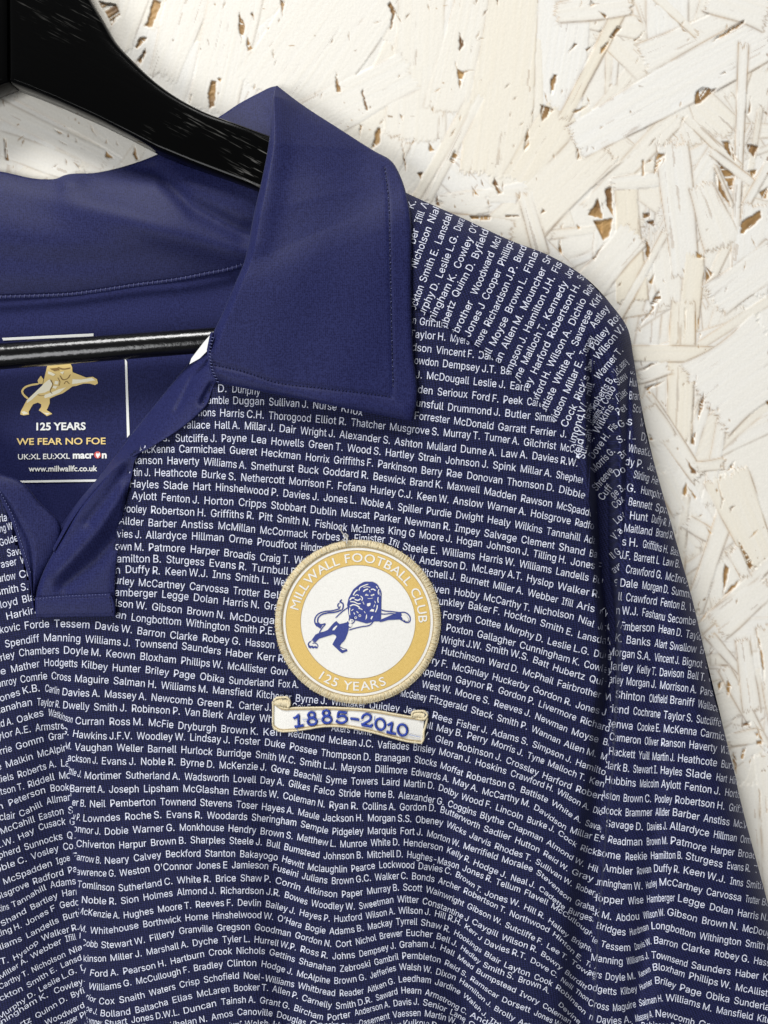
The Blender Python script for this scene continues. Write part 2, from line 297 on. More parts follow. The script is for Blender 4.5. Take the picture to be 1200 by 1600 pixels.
    'a': (522, [214,-11,168,-7,127,7,91,29,64,60,47,98,41,145,45,184,58,216,78,240,104,259,134,273,168,282,203,289,239,295,280,300,313,304,338,308,356,315,366,325,369,341,369,344,366,373,357,398,343,417,322,432,295,441,262,444,229,441,200,432,176,419,158,403,144,386,134,367,55,390,76,432,105,464,140,487,178,503,219,512,260,515,289,514,320,509,353,499,383,483,410,460,432,429,447,389,451,337,451,0,371,0,371,70,365,70,354,51,338,33,316,16,289,1,255,-8,228,61,271,65,306,79,333,99,353,125,365,154,369,185,369,254,361,249,348,244,330,240,310,236,289,232,268,230,250,227,235,225,207,220,180,213,157,202,139,187,127,167,123,141,127,117,137,97,153,81,174,70,199,63],
        [39,41,40,39,42,41,38,42,39,38,43,42,37,43,38,37,44,43,36,44,37,36,45,44,35,45,36,35,27,45,27,46,45,35,28,27,26,46,27,35,29,28,25,46,26,35,30,29,34,30,35,24,46,25,24,47,46,34,31,30,23,47,24,34,32,31,22,47,23,33,32,34,22,48,47,21,48,22,20,48,21,19,48,20,19,49,48,18,49,19,17,65,18,65,49,18,16,65,17,15,65,16,14,65,15,13,65,14,12,65,13,11,65,12,10,65,11,9,65,10,9,66,65,64,49,65,9,67,66,9,68,67,8,68,9,8,69,68,8,70,69,8,71,70,8,72,71,8,73,72,8,74,73,8,75,74,7,75,8,7,76,75,7,77,76,7,78,77,63,49,64,6,78,7,6,79,78,62,49,63,5,79,6,5,80,79,61,51,62,51,49,62,5,81,80,60,51,61,4,81,5,4,82,81,4,83,82,59,52,60,52,51,60,4,84,83,59,53,52,50,49,51,58,53,59,4,58,84,4,53,58,3,53,4,3,54,53,3,55,54,2,55,3,2,56,55,1,56,2,1,57,56,0,57,1]),
    'b': (569, [308,-11,265,-7,231,5,205,22,185,42,170,62,158,79,150,79,150,0,70,0,70,682,152,682,152,428,158,428,170,444,184,463,204,483,230,500,264,511,307,515,367,507,419,483,463,445,496,392,516,328,523,253,516,178,496,113,463,61,420,22,367,-3,295,63,339,69,375,88,403,118,423,156,436,202,440,254,436,305,424,350,403,388,375,417,339,436,295,442,252,436,216,418,188,390,168,352,155,307,151,254,155,201,168,154,188,116,217,87,252,69],
        [9,11,10,9,12,11,18,20,19,17,20,18,17,21,20,16,21,17,16,22,21,15,22,16,14,22,15,14,43,22,43,42,22,42,23,22,13,43,14,13,44,43,13,45,44,41,23,42,9,13,12,9,47,13,47,46,13,46,45,13,40,23,41,40,24,23,39,24,40,9,48,47,38,24,39,38,25,24,9,49,48,37,25,38,9,50,49,36,25,37,36,26,25,35,26,36,9,51,50,35,27,26,34,27,35,9,7,51,7,52,51,33,27,34,7,53,52,33,28,27,32,28,33,7,6,53,6,54,53,9,8,7,5,54,6,31,28,32,5,31,54,5,28,31,4,28,5,4,29,28,3,29,4,2,29,3,2,30,29,1,30,2,1,0,30]),
    'c': (530, [278,-11,213,-3,157,22,110,61,75,114,53,178,46,251,53,326,75,390,110,443,157,482,213,507,278,515,314,513,349,506,380,494,409,477,434,457,456,432,473,403,485,371,406,351,399,370,389,388,377,403,362,417,344,427,325,436,302,440,278,442,232,436,195,416,166,385,145,346,133,301,129,251,133,202,145,157,166,119,195,88,232,69,278,62,303,64,325,69,345,77,363,89,378,102,391,119,401,137,408,157,487,137,474,104,457,75,436,50,411,29,382,12,349,-1,315,-8],
        [11,13,12,11,14,13,10,14,11,10,15,14,10,16,15,9,16,10,9,17,16,9,29,17,29,18,17,8,30,9,30,29,9,28,18,29,27,18,28,8,31,30,26,18,27,26,19,18,25,19,26,24,19,25,8,32,31,23,19,24,23,20,19,7,32,8,22,20,23,7,33,32,22,21,20,7,34,33,6,34,7,6,35,34,5,35,6,5,36,35,5,37,36,4,37,5,4,38,37,48,50,49,48,51,50,47,51,48,46,51,47,4,39,38,3,39,4,46,52,51,45,52,46,44,52,45,3,40,39,43,52,44,43,53,52,42,53,43,3,41,40,41,53,42,3,53,41,2,53,3,2,54,53,2,55,54,1,55,2,1,56,55,1,57,56,0,57,1]),
    'd': (569, [262,-11,202,-3,149,22,106,61,73,113,53,178,46,253,53,328,73,392,106,445,150,483,202,507,262,515,305,511,339,500,365,483,385,463,400,444,411,428,417,428,417,682,498,682,498,0,419,0,419,79,411,79,400,62,385,42,365,22,338,5,304,-7,274,63,317,69,353,87,381,116,401,154,414,201,418,254,414,307,402,352,381,390,353,418,317,436,274,442,230,436,194,417,166,388,145,350,133,305,129,254,133,202,146,156,166,118,195,88,231,69],
        [19,21,20,19,22,21,11,13,12,11,14,13,10,14,11,10,15,14,9,15,10,9,16,15,9,17,16,8,44,9,44,43,9,43,17,9,43,18,17,42,18,43,41,18,42,8,45,44,41,19,18,41,40,19,40,39,19,39,22,19,8,46,45,7,46,8,7,47,46,38,22,39,7,48,47,6,48,7,37,22,38,6,49,48,6,50,49,36,22,37,5,50,6,5,51,50,35,22,36,4,51,5,4,52,51,34,24,35,24,22,35,4,53,52,33,24,34,3,53,4,3,54,53,32,25,33,25,24,33,32,26,25,23,22,24,3,31,54,31,26,32,3,26,31,3,27,26,2,27,3,2,28,27,2,29,28,1,29,2,1,30,29,0,30,1]),
    'e': (541, [284,-11,215,-3,157,22,110,61,75,114,53,177,46,250,53,324,74,388,108,442,154,482,210,507,275,515,316,512,356,501,394,483,428,457,457,422,479,378,493,324,498,260,498,227,100,227,100,296,453,296,415,271,411,318,399,360,379,394,352,421,317,437,275,443,232,437,196,420,167,394,146,361,133,324,129,283,129,238,133,186,148,142,171,108,203,82,241,67,285,62,314,64,340,71,363,82,383,97,398,117,410,141,489,122,474,85,449,53,417,26,379,6,334,-7],
        [11,13,12,11,14,13,10,14,11,10,15,14,10,16,15,9,16,10,9,31,16,31,17,16,9,32,31,30,17,31,8,32,9,29,17,30,8,33,32,29,18,17,28,18,29,8,34,33,27,18,28,8,35,34,7,35,8,27,19,18,7,36,35,26,19,27,26,24,19,24,20,19,6,23,7,23,36,7,23,37,36,25,24,26,6,22,23,37,24,23,37,20,24,38,20,37,38,21,20,5,22,6,39,21,38,5,21,22,5,39,21,5,40,39,4,40,5,4,41,40,49,51,50,49,52,51,48,52,49,3,41,4,3,42,41,47,52,48,47,53,52,3,43,42,46,53,47,45,53,46,3,44,43,44,53,45,3,53,44,2,53,3,2,54,53,2,55,54,1,55,2,1,56,55,0,56,1]),
    'f': (340, [306,509,306,438,9,438,9,509,108,0,108,579,113,618,128,651,152,677,181,696,215,707,251,710,277,709,298,706,314,702,325,698,305,628,298,630,288,633,276,635,261,635,229,631,207,617,194,593,190,561,190,0],
        [10,12,11,10,13,12,9,13,10,9,14,13,9,15,14,9,16,15,8,17,9,17,16,9,7,19,8,19,18,8,18,17,8,6,20,7,20,19,7,6,21,20,6,22,21,5,22,6,5,23,22,5,24,23,4,24,5,4,25,24,2,0,3,2,1,0]),
    'g': (570, [277,-202,225,-198,179,-187,141,-170,110,-148,86,-121,68,-93,136,-54,148,-71,163,-88,182,-105,207,-118,238,-127,277,-130,334,-123,378,-101,408,-63,417,-8,417,92,411,92,399,75,384,56,364,37,338,21,304,10,261,6,203,14,151,36,107,72,74,121,53,183,46,256,53,330,74,393,107,445,151,483,203,507,263,515,306,512,340,500,366,483,386,464,401,444,412,428,420,428,420,509,499,509,499,-12,492,-72,470,-120,435,-157,390,-182,336,-197,275,79,318,85,353,101,382,127,402,162,415,206,419,258,415,309,402,354,382,391,354,419,318,436,275,442,231,436,195,418,166,389,146,352,133,308,129,258,133,208,146,164,166,129,195,102,231,85],
        [36,38,37,36,39,38,44,46,45,44,47,46,35,39,36,35,40,39,34,40,35,34,41,40,34,42,41,33,66,34,66,65,34,65,42,34,65,43,42,64,43,65,63,43,64,33,67,66,63,44,43,63,62,44,62,61,44,61,60,44,60,47,44,33,68,67,32,68,33,32,69,68,32,70,69,31,70,32,59,47,60,31,71,70,31,72,71,58,47,59,30,72,31,30,73,72,57,47,58,29,73,30,29,74,73,56,18,57,18,47,57,29,75,74,55,18,56,28,75,29,28,76,75,54,19,55,19,18,55,54,20,19,17,47,18,28,53,76,53,20,54,28,20,53,28,21,20,27,21,28,27,22,21,27,23,22,26,23,27,26,24,23,25,24,26,16,47,17,16,48,47,6,8,7,15,48,16,6,9,8,15,49,48,6,10,9,5,10,6,14,49,15,5,11,10,5,12,11,14,50,49,4,12,5,13,50,14,4,13,12,4,50,13,3,50,4,3,51,50,2,51,3,2,52,51,1,52,2,1,0,52]),
    'h': (550, [152,304,152,0,70,0,70,682,152,682,152,385,137,385,166,445,204,485,251,508,305,515,353,510,396,494,431,467,457,430,473,382,479,322,479,0,397,0,397,315,389,368,366,408,329,433,281,441,247,437,216,425,189,406,169,379,157,345],
        [2,4,3,2,6,4,6,5,4,9,11,10,9,12,11,8,12,9,8,13,12,7,13,8,7,23,13,23,14,13,6,25,7,25,24,7,24,23,7,22,14,23,21,14,22,21,15,14,6,26,25,20,15,21,6,27,26,2,28,6,28,27,6,20,16,15,19,16,20,2,0,28,19,17,16,18,17,19,2,1,0]),
    'i': (223, [112,594,90,598,72,609,60,627,55,648,60,669,72,686,90,698,112,702,134,698,153,686,165,669,169,648,165,627,153,609,134,598,70,0,70,509,152,509,152,0],
        [16,18,17,16,19,18,7,9,8,6,9,7,6,10,9,5,10,6,5,11,10,4,11,5,4,12,11,3,12,4,3,13,12,2,13,3,2,14,13,1,14,2,1,15,14,0,15,1]),
    'k': (510, [75,0,75,682,155,682,155,0,155,150,155,250,392,515,490,515,405,0,500,0,270,272,213,211],
        [0,1,2,0,2,3,4,5,6,4,6,7,8,9,10,8,10,11]),
    'l': (254, [187,-3,135,4,99,27,78,64,70,113,70,682,152,682,152,132,155,103,161,84,174,73,196,70,207,70,215,70,221,72,227,73,242,4,231,1,217,-1,202,-3],
        [4,6,5,4,7,6,4,8,7,3,8,4,3,9,8,3,10,9,3,11,10,14,16,15,13,16,14,12,16,13,11,16,12,3,16,11,2,16,3,1,16,2,0,16,1,0,17,16,0,18,17,0,19,18]),
    'm': (817, [70,0,70,509,150,509,151,396,144,396,158,433,178,464,202,487,231,504,262,514,294,518,345,509,385,484,414,444,430,395,419,395,432,430,452,460,479,484,510,503,546,514,585,518,628,513,666,498,699,474,725,440,741,396,747,342,747,0,665,0,665,340,657,388,633,419,600,437,561,443,529,439,502,429,479,412,463,389,453,362,449,331,449,0,368,0,368,348,360,387,339,417,307,437,267,443,238,440,211,429,187,412,169,388,156,357,152,319,152,0],
        [9,11,10,20,22,21,8,11,9,19,22,20,19,23,22,8,12,11,0,2,1,0,4,2,4,3,2,7,12,8,18,23,19,18,24,23,6,12,7,17,24,18,6,13,12,17,25,24,5,47,6,47,13,6,16,34,17,34,25,17,47,46,13,46,14,13,5,48,47,16,35,34,33,25,34,33,26,25,5,49,48,16,36,35,32,26,33,45,14,46,4,49,5,15,36,16,4,50,49,15,37,36,31,26,32,44,15,45,15,14,45,4,51,50,15,38,37,31,27,26,0,52,4,52,51,4,44,38,15,44,39,38,30,27,31,43,39,44,43,40,39,0,53,52,42,40,43,30,28,27,29,28,30,42,41,40,0,54,53]),
    'n': (549, [152,304,152,0,70,0,70,509,150,509,150,385,137,385,166,445,204,485,251,508,305,515,353,510,395,494,430,467,457,430,473,382,479,322,479,0,397,0,397,315,389,368,366,408,329,433,281,441,247,437,216,425,189,406,169,379,157,345],
        [9,11,10,9,12,11,2,4,3,2,6,4,6,5,4,8,12,9,8,13,12,7,13,8,7,23,13,23,14,13,6,25,7,25,24,7,24,23,7,22,14,23,21,14,22,21,15,14,6,26,25,20,15,21,6,27,26,2,28,6,28,27,6,20,16,15,19,16,20,2,0,28,19,17,16,18,17,19,2,1,0]),
    'o': (557, [278,-11,213,-3,157,22,110,61,75,114,53,178,46,251,53,326,75,390,110,443,157,482,213,507,278,515,343,507,400,482,447,443,482,390,504,326,511,251,504,178,482,114,447,61,400,22,343,-3,278,62,325,69,362,88,391,119,412,157,424,202,428,251,424,301,412,346,391,385,362,416,325,436,278,442,232,436,195,416,166,385,145,346,133,301,129,251,133,202,145,157,166,119,195,88,232,69],
        [11,13,12,10,13,11,10,14,13,9,14,10,9,15,14,8,37,9,37,36,9,36,15,9,36,35,15,35,16,15,8,38,37,34,16,35,8,39,38,33,16,34,7,39,8,33,17,16,7,40,39,32,17,33,7,41,40,31,17,32,6,41,7,31,18,17,6,42,41,30,18,31,5,42,6,5,43,42,29,18,30,29,19,18,5,44,43,28,19,29,28,20,19,4,44,5,4,45,44,27,20,28,4,46,45,26,20,27,3,46,4,26,21,20,3,47,46,25,21,26,3,24,47,24,21,25,3,21,24,2,21,3,2,22,21,1,22,2,1,23,22,0,23,1]),
    'p': (569, [70,-191,70,509,150,509,150,428,158,428,169,444,184,463,204,483,230,500,264,511,307,515,367,507,419,483,463,445,496,392,516,328,523,253,516,178,496,113,463,61,420,22,367,-3,308,-11,265,-7,231,5,205,22,185,42,170,62,158,79,152,79,152,-191,295,63,339,69,375,88,403,118,423,156,436,202,440,254,436,305,424,350,403,388,375,417,339,436,295,442,252,436,216,418,188,390,168,352,155,307,151,254,155,201,168,154,188,116,217,87,252,69],
        [9,11,10,8,11,9,0,2,1,0,3,2,8,12,11,7,12,8,7,13,12,6,13,7,5,13,6,5,43,13,43,42,13,42,14,13,4,43,5,4,44,43,4,45,44,41,14,42,0,4,3,0,48,4,48,47,4,47,46,4,46,45,4,40,14,41,40,15,14,39,15,40,38,15,39,38,16,15,0,49,48,37,16,38,0,50,49,36,16,37,36,17,16,35,17,36,0,51,50,35,18,17,34,18,35,0,29,51,29,52,51,33,18,34,29,53,52,33,19,18,32,19,33,29,28,53,28,54,53,0,30,29,27,54,28,31,19,32,27,31,54,27,19,31,26,19,27,26,20,19,25,20,26,24,20,25,24,21,20,23,21,24,23,22,21]),
    'q': (569, [498,-191,417,-191,417,79,411,79,399,62,384,42,364,22,338,5,304,-7,262,-11,202,-3,149,22,106,61,73,113,53,178,46,253,53,328,73,392,106,445,150,483,202,507,262,515,305,511,339,500,365,483,385,463,400,444,411,428,419,428,419,509,498,509,274,63,317,69,353,87,381,116,401,154,414,201,418,254,414,307,402,352,381,390,353,418,317,436,274,442,230,436,194,417,166,388,145,350,133,305,129,254,133,202,146,156,166,118,195,88,231,69],
        [20,22,21,20,23,22,28,30,29,28,0,30,19,23,20,19,24,23,18,24,19,18,25,24,18,26,25,17,44,18,44,43,18,43,26,18,43,27,26,42,27,43,41,27,42,17,45,44,41,28,27,41,40,28,40,39,28,39,38,28,38,0,28,17,46,45,16,46,17,16,47,46,16,48,47,15,48,16,37,0,38,15,49,48,15,50,49,36,0,37,14,50,15,14,51,50,35,0,36,13,51,14,13,52,51,34,2,35,2,0,35,13,53,52,33,2,34,12,53,13,12,54,53,32,3,33,3,2,33,32,4,3,1,0,2,12,31,54,31,4,32,12,4,31,12,5,4,11,5,12,11,6,5,11,7,6,10,7,11,10,8,7,9,8,10]),
    'r': (347, [70,0,70,509,150,509,150,430,155,430,174,465,204,492,242,510,286,516,296,516,307,515,318,515,326,514,326,432,320,433,308,435,293,436,277,437,244,433,213,422,188,404,169,380,156,351,152,318,152,0],
        [7,9,8,7,10,9,7,11,10,7,12,11,7,13,12,6,13,7,0,2,1,0,3,2,5,13,6,4,17,5,17,16,5,16,15,5,15,14,5,14,13,5,4,18,17,4,19,18,0,4,3,0,22,4,22,21,4,21,20,4,20,19,4,0,23,22,0,24,23]),
    's': (489, [244,-11,194,-7,150,5,113,24,83,51,61,85,48,126,126,143,141,106,166,81,201,66,243,61,291,67,328,84,351,108,359,138,355,162,341,182,317,197,284,208,200,228,140,249,97,279,71,318,63,367,69,408,87,444,116,474,154,497,200,511,251,515,299,511,340,499,374,480,401,455,421,424,434,389,359,372,346,399,325,423,294,440,251,446,209,441,176,425,153,401,146,372,151,346,166,326,192,311,230,299,308,281,368,260,411,230,436,191,444,143,438,100,419,63,389,32,348,9,300,-6],
        [29,31,30,29,32,31,28,32,29,28,33,32,27,33,28,27,34,33,26,34,27,26,41,34,41,35,34,26,42,41,40,35,41,25,42,26,25,43,42,39,35,40,25,44,43,39,36,35,38,36,39,24,44,25,24,45,44,37,36,38,24,46,45,23,46,24,23,47,46,23,48,47,22,48,23,22,49,48,22,50,49,22,51,50,21,51,22,21,52,51,20,52,21,20,53,52,19,53,20,18,53,19,17,53,18,17,54,53,16,54,17,15,54,16,6,8,7,15,55,54,14,55,15,5,8,6,13,55,14,5,9,8,13,56,55,4,9,5,12,56,13,4,10,9,11,56,12,4,11,10,11,57,56,4,57,11,3,57,4,3,58,57,2,58,3,2,59,58,1,59,2,1,0,59]),
    't': (305, [273,509,273,438,9,438,9,509,87,632,169,632,169,131,172,102,182,82,201,71,228,67,237,67,248,68,260,70,271,72,286,2,272,-1,257,-4,241,-5,226,-5,167,3,123,29,96,70,87,124],
        [23,5,4,23,6,5,2,0,3,2,1,0,23,7,6,22,7,23,22,8,7,22,9,8,13,15,14,22,10,9,12,15,13,21,10,22,11,15,12,10,15,11,21,15,10,20,15,21,19,15,20,19,16,15,19,17,16,19,18,17]),
    'u': (550, [244,-7,196,-2,154,14,119,41,93,79,76,127,70,186,70,509,152,509,152,193,160,140,184,100,220,76,268,67,303,71,334,83,360,103,380,130,393,164,397,205,397,509,479,509,479,0,400,0,400,123,412,123,383,63,345,23,298,1],
        [6,8,7,6,9,8,19,21,20,19,22,21,18,22,19,6,10,9,5,10,6,17,25,18,25,22,18,5,11,10,16,24,17,24,25,17,4,11,5,16,26,24,26,23,24,26,22,25,15,26,16,4,12,11,14,26,15,3,12,4,3,13,12,13,26,14,3,26,13,3,27,26,23,22,26,2,27,3,2,28,27,1,28,2,1,0,28]),
    'v': (522, [218,0,23,509,113,509,222,208,237,162,251,116,263,72,276,28,247,28,260,72,272,116,285,162,300,208,409,509,498,509,303,0],
        [0,2,1,0,3,2,12,14,13,12,15,14,0,4,3,11,15,12,0,5,4,10,15,11,0,9,5,9,6,5,9,6,10,6,15,10,0,8,9,7,15,6,0,7,8,0,15,7]),
    'w': (760, [16,515,96,515,200,88,165,0,165,0,200,88,234,0,200,88,234,0,380,427,345,515,345,515,380,427,415,515,415,515,380,427,526,0,560,88,526,0,560,88,595,0,560,88,595,0,744,515,664,515],
        [0,1,2,0,2,3,4,5,6,7,8,9,7,9,10,11,12,13,14,15,16,14,16,17,18,19,20,21,22,23,21,23,24]),
    'x': (508, [28,0,230,292,229,229,38,509,134,509,198,410,221,374,240,340,259,307,278,276,235,276,254,307,271,340,290,374,313,410,378,509,471,509,280,226,280,287,480,0,384,0,309,114,287,150,268,182,250,214,232,244,274,244,256,214,239,182,221,150,199,114,123,0],
        [2,4,3,2,5,4,14,16,15,14,17,16,2,6,5,13,17,14,2,1,6,1,7,6,12,18,13,18,17,13,1,11,7,11,8,7,11,8,12,8,18,12,1,10,11,9,18,8,0,10,1,9,19,18,0,25,10,25,9,10,25,26,9,26,19,9,0,24,25,27,19,26,0,28,24,28,23,24,28,23,27,23,19,27,0,29,28,22,19,23,0,30,29,21,19,22,0,31,30,20,19,21]),
    'y': (522, [64,-186,82,-115,96,-117,118,-120,139,-119,158,-112,175,-99,189,-78,202,-48,218,-2,23,509,113,509,222,208,237,162,250,116,263,72,276,28,246,28,259,72,271,116,285,162,300,208,409,509,498,509,274,-78,257,-114,237,-143,213,-166,187,-182,157,-191,123,-195,103,-194,87,-192,73,-189],
        [9,11,10,9,12,11,21,23,22,21,24,23,9,13,12,20,24,21,19,16,20,16,24,20,9,14,13,18,15,19,15,16,19,9,18,14,18,15,14,9,17,18,9,16,17,9,24,16,8,24,9,7,24,8,7,25,24,6,25,7,5,25,6,4,25,5,4,26,25,0,2,1,0,3,2,3,26,4,0,26,3,0,27,26,0,28,27,0,29,28,33,29,0,32,29,33,32,30,29,31,30,32]),
    'z': (510, [56,0,56,61,341,428,341,433,64,433,64,509,446,509,446,444,169,81,169,76,454,76,454,0],
        [4,6,5,4,7,6,4,3,7,3,2,7,2,8,7,1,8,2,1,9,8,1,10,9,1,11,10,0,11,1]),
    'U': (693, [347,-11,272,-3,206,21,153,58,114,107,89,166,81,232,81,682,167,682,167,239,172,193,189,152,215,117,251,91,295,75,347,69,399,75,443,91,479,117,505,152,521,193,526,239,526,682,613,682,613,232,605,166,580,107,540,58,487,21,422,-3],
        [6,8,7,6,9,8,21,23,22,21,24,23,6,10,9,20,24,21,5,10,6,20,25,24,5,11,10,19,25,20,19,26,25,4,11,5,4,12,11,18,26,19,4,13,12,17,26,18,3,13,4,17,27,26,3,14,13,16,27,17,3,15,14,15,27,16,3,27,15,2,27,3,2,28,27,1,28,2,1,29,28,0,29,1]),
    'X': (636, [24,0,291,381,291,317,39,682,140,682,238,537,258,508,273,484,287,462,300,441,312,418,326,391,311,391,325,418,338,441,350,462,364,484,381,508,400,537,501,682,598,682,347,320,347,384,611,0,512,0,392,173,374,199,360,221,347,242,335,262,323,284,309,310,328,310,314,285,302,263,290,243,276,222,261,200,244,173,123,0],
        [2,4,3,2,5,4,18,20,19,18,21,20,2,6,5,17,21,18,2,7,6,16,21,17,2,8,7,15,21,16,2,1,8,1,9,8,14,22,15,22,21,15,1,10,9,13,22,14,1,12,10,12,11,10,12,22,13,1,22,12,1,23,22,0,31,1,31,32,1,32,23,1,0,33,31,33,30,31,33,30,32,30,23,32,0,34,33,29,23,30,0,35,34,28,23,29,0,36,35,27,23,28,0,37,36,26,23,27,0,38,37,25,23,26,0,39,38,24,23,25]),
    'j': (223, [112,594,90,598,72,609,59,627,55,648,59,669,72,686,90,698,112,702,134,698,152,686,165,669,169,648,165,627,152,609,134,598,70,509,152,509,152,-40,149,-84,136,-121,115,-151,87,-173,50,-187,5,-191,-13,-191,-13,-116,3,-116,33,-111,54,-96,66,-72,70,-39],
        [31,17,16,31,18,17,30,18,31,30,19,18,29,19,30,29,20,19,28,20,29,27,20,28,25,27,26,25,20,27,25,21,20,25,22,21,25,23,22,25,24,23,7,9,8,6,9,7,6,10,9,5,10,6,5,11,10,4,11,5,4,12,11,3,12,4,3,13,12,2,13,3,2,14,13,1,14,2,1,15,14,0,15,1]),
}
_S = {c: (np.array(p).reshape(-1, 2) / 1000.0, np.array(q, int).reshape(-1, 3), a / 1000.0) for c, (a, p, q) in SANS.items()}
def textrun(s, bold=0.0, space=None, sans=False):
    V, Fs, x, n = [], [], 0.0, 0
    for ch in s:
        if ch == ' ': x += space or 0.2; continue
        v, f, a = _S[ch] if sans else glyph(ch, bold)
        if len(v):
            V.append(v + [x, 0]); Fs.append(f + n); n += len(v)
        x += a
    return (np.vstack(V) if V else np.zeros((0, 2))), (np.vstack(Fs) if Fs else np.zeros((0, 3), int)), x

def oncurve(curve, s):
    """points and unit tangents at arc lengths s (extrapolated)"""
    d = np.r_[0, np.cumsum(np.hypot(*np.diff(curve, axis=0).T))]
    ov = np.clip(s - d[-1], 0, None); e1 = (curve[-1] - curve[-4]) / (np.hypot(*(curve[-1] - curve[-4])) + 1e-9)
    x = np.interp(s, d, curve[:, 0]) + ov * e1[0]; y = np.interp(s, d, curve[:, 1]) + ov * e1[1]
    e = 2.5
    x1 = np.interp(s + e, d, curve[:, 0]); y1 = np.interp(s + e, d, curve[:, 1])
    x0 = np.interp(s - e, d, curve[:, 0]); y0 = np.interp(s - e, d, curve[:, 1])
    tx, ty = x1 - x0, y1 - y0; n = np.hypot(tx, ty) + 1e-9
    return x, y, tx / n, ty / n

WIN = dict(A=(300, 580, 3.75), B=(600, 480, 3.75), C=(600, 720, 3.75), D=(160, 640, 3.75), E=(0, 880, 3.75), F=(160, 880, 3.75), G=(660, 960, 3.75),
           H=(0, 1120, 3.75), I=(280, 1120, 3.75), J=(560, 1120, 3.75), K=(0, 1360, 3.75), L=(280, 1360, 3.75), M=(560, 1360, 3.75),
           N=(640, 300, 5), O=(760, 420, 5), P=(820, 560, 5), Q=(900, 760, 5), R=(920, 1000, 4.2857), S=(880, 1240, 3.75), T=(840, 1400, 3.3333),
           U=(400, 820, 3.75), V=(0, 700, 4), Z=(20, 560, 6), Y=(420, 1080, 4.6154), X=(470, 895, 6.6667))
def wp(wn, x, y):
    a, b, s = WIN[wn]; return (a + x / s, b + y / s)

def rowtext(row, cap, lean=0.75):
    """row of names: 'W x y text|...' -> 2-D vertices (photo space) and triangles"""
    pts, txt = [], []
    wn = 'A'
    for tok in row.split('|'):
        f = tok.split(' ')
        if f[0] and f[0].isalpha() and len(f[0]) == 1 and len(f) > 2 and f[0] in WIN and f[1].lstrip('-').isdigit():
            wn = f[0]; f = f[1:]
        pts.append(wp(wn, float(f[0]), float(f[1]))); txt.append(' '.join(f[2:]))
    pts = np.array(pts)
    cv = smoothline(pts, 8) if len(pts) > 2 else resample(pts, 9)
    d = np.r_[0, np.cumsum(np.hypot(*np.diff(cv, axis=0).T))]
    an = [d[min(8 * i, len(cv) - 1)] for i in range(len(pts))]
    V, Fs, n = [], [], 0
    sy = cap / 0.682
    left = pts[-1][0] < 165 and pts[-1][1] > 1115     # names that run into the fold at the lower left
    for i, t in enumerate(txt[:-1]):
        if t in ('', '-'): continue
        v, f, wd = textrun(t, sans=True)
        if not len(v): continue
        last = txt[i + 1] in ('', '-')
        sx = (an[i + 1] - an[i]) / (wd + (0.0 if last else 0.42))
        sx = min(sx, sy * 1.0)
        if left and last: sx = max(sx, sy * 0.76)
        x, y, tx, ty = oncurve(cv, an[i] + v[:, 0] * sx)
        # the letters lean with the row
        nx, ny = ty * lean, -np.abs(tx)
        if lean >= 1: nx, ny = ty, -tx
        hs_ = v[:, 1] * sy * (np.clip(np.abs(tx), 0.8, 1) ** 1.5 * np.interp(y, [900, 1250, 1500], [1.0, 0.94, 0.87]) if lean < 0.79 or cap < 12.1 and lean < 1 else 1.0)
        V.append(np.stack([x + nx * hs_, y + ny * hs_], -1)); Fs.append(f + n); n += len(v)
    if not V: return np.zeros((0, 2)), np.zeros((0, 3), int), left
    return np.vstack(V), np.vstack(Fs), left

FOLDY, FOLDX = [1040, 1110, 1139, 1197, 1251, 1291, 1381, 1452, 1537, 1600, 1740], [80, 96, 99, 107, 112, 117, 120, 125, 132, 136, 146]
def alltext(rows, cap, lean, keep):
    V, Fs, n = [], [], 0
    for r in rows.strip().split('\n'):
        c = cap
        v, f, lf = rowtext(r.strip(), c, lean)
        if len(v) and len(f):
            q = v[f].mean(1); fx = np.interp(q[:, 1], FOLDY, FOLDX)
            if v[:, 1].mean() > 1115: f = f[q[:, 0] < fx] if lf else (f[q[:, 0] > fx] if v[:, 0].min() > 70 else f)
        if len(v): V.append(v); Fs.append(f + n); n += len(v)
    V = np.vstack(V); Fs = np.vstack(Fs)
    c = V[Fs].mean(1)
    Fs = Fs[keep(c[:, 0], c[:, 1])]
    # orient towards the camera (photo y runs down)
    a, b, cc = V[Fs[:, 0]], V[Fs[:, 1]], V[Fs[:, 2]]
    s = (b[:, 0] - a[:, 0]) * (cc[:, 1] - a[:, 1]) - (b[:, 1] - a[:, 1]) * (cc[:, 0] - a[:, 0])
    Fs[s > 0] = Fs[s > 0][:, ::-1]
    used = np.unique(Fs); m = np.zeros(len(V), int); m[used] = np.arange(len(used))
    return V[used], m[Fs]
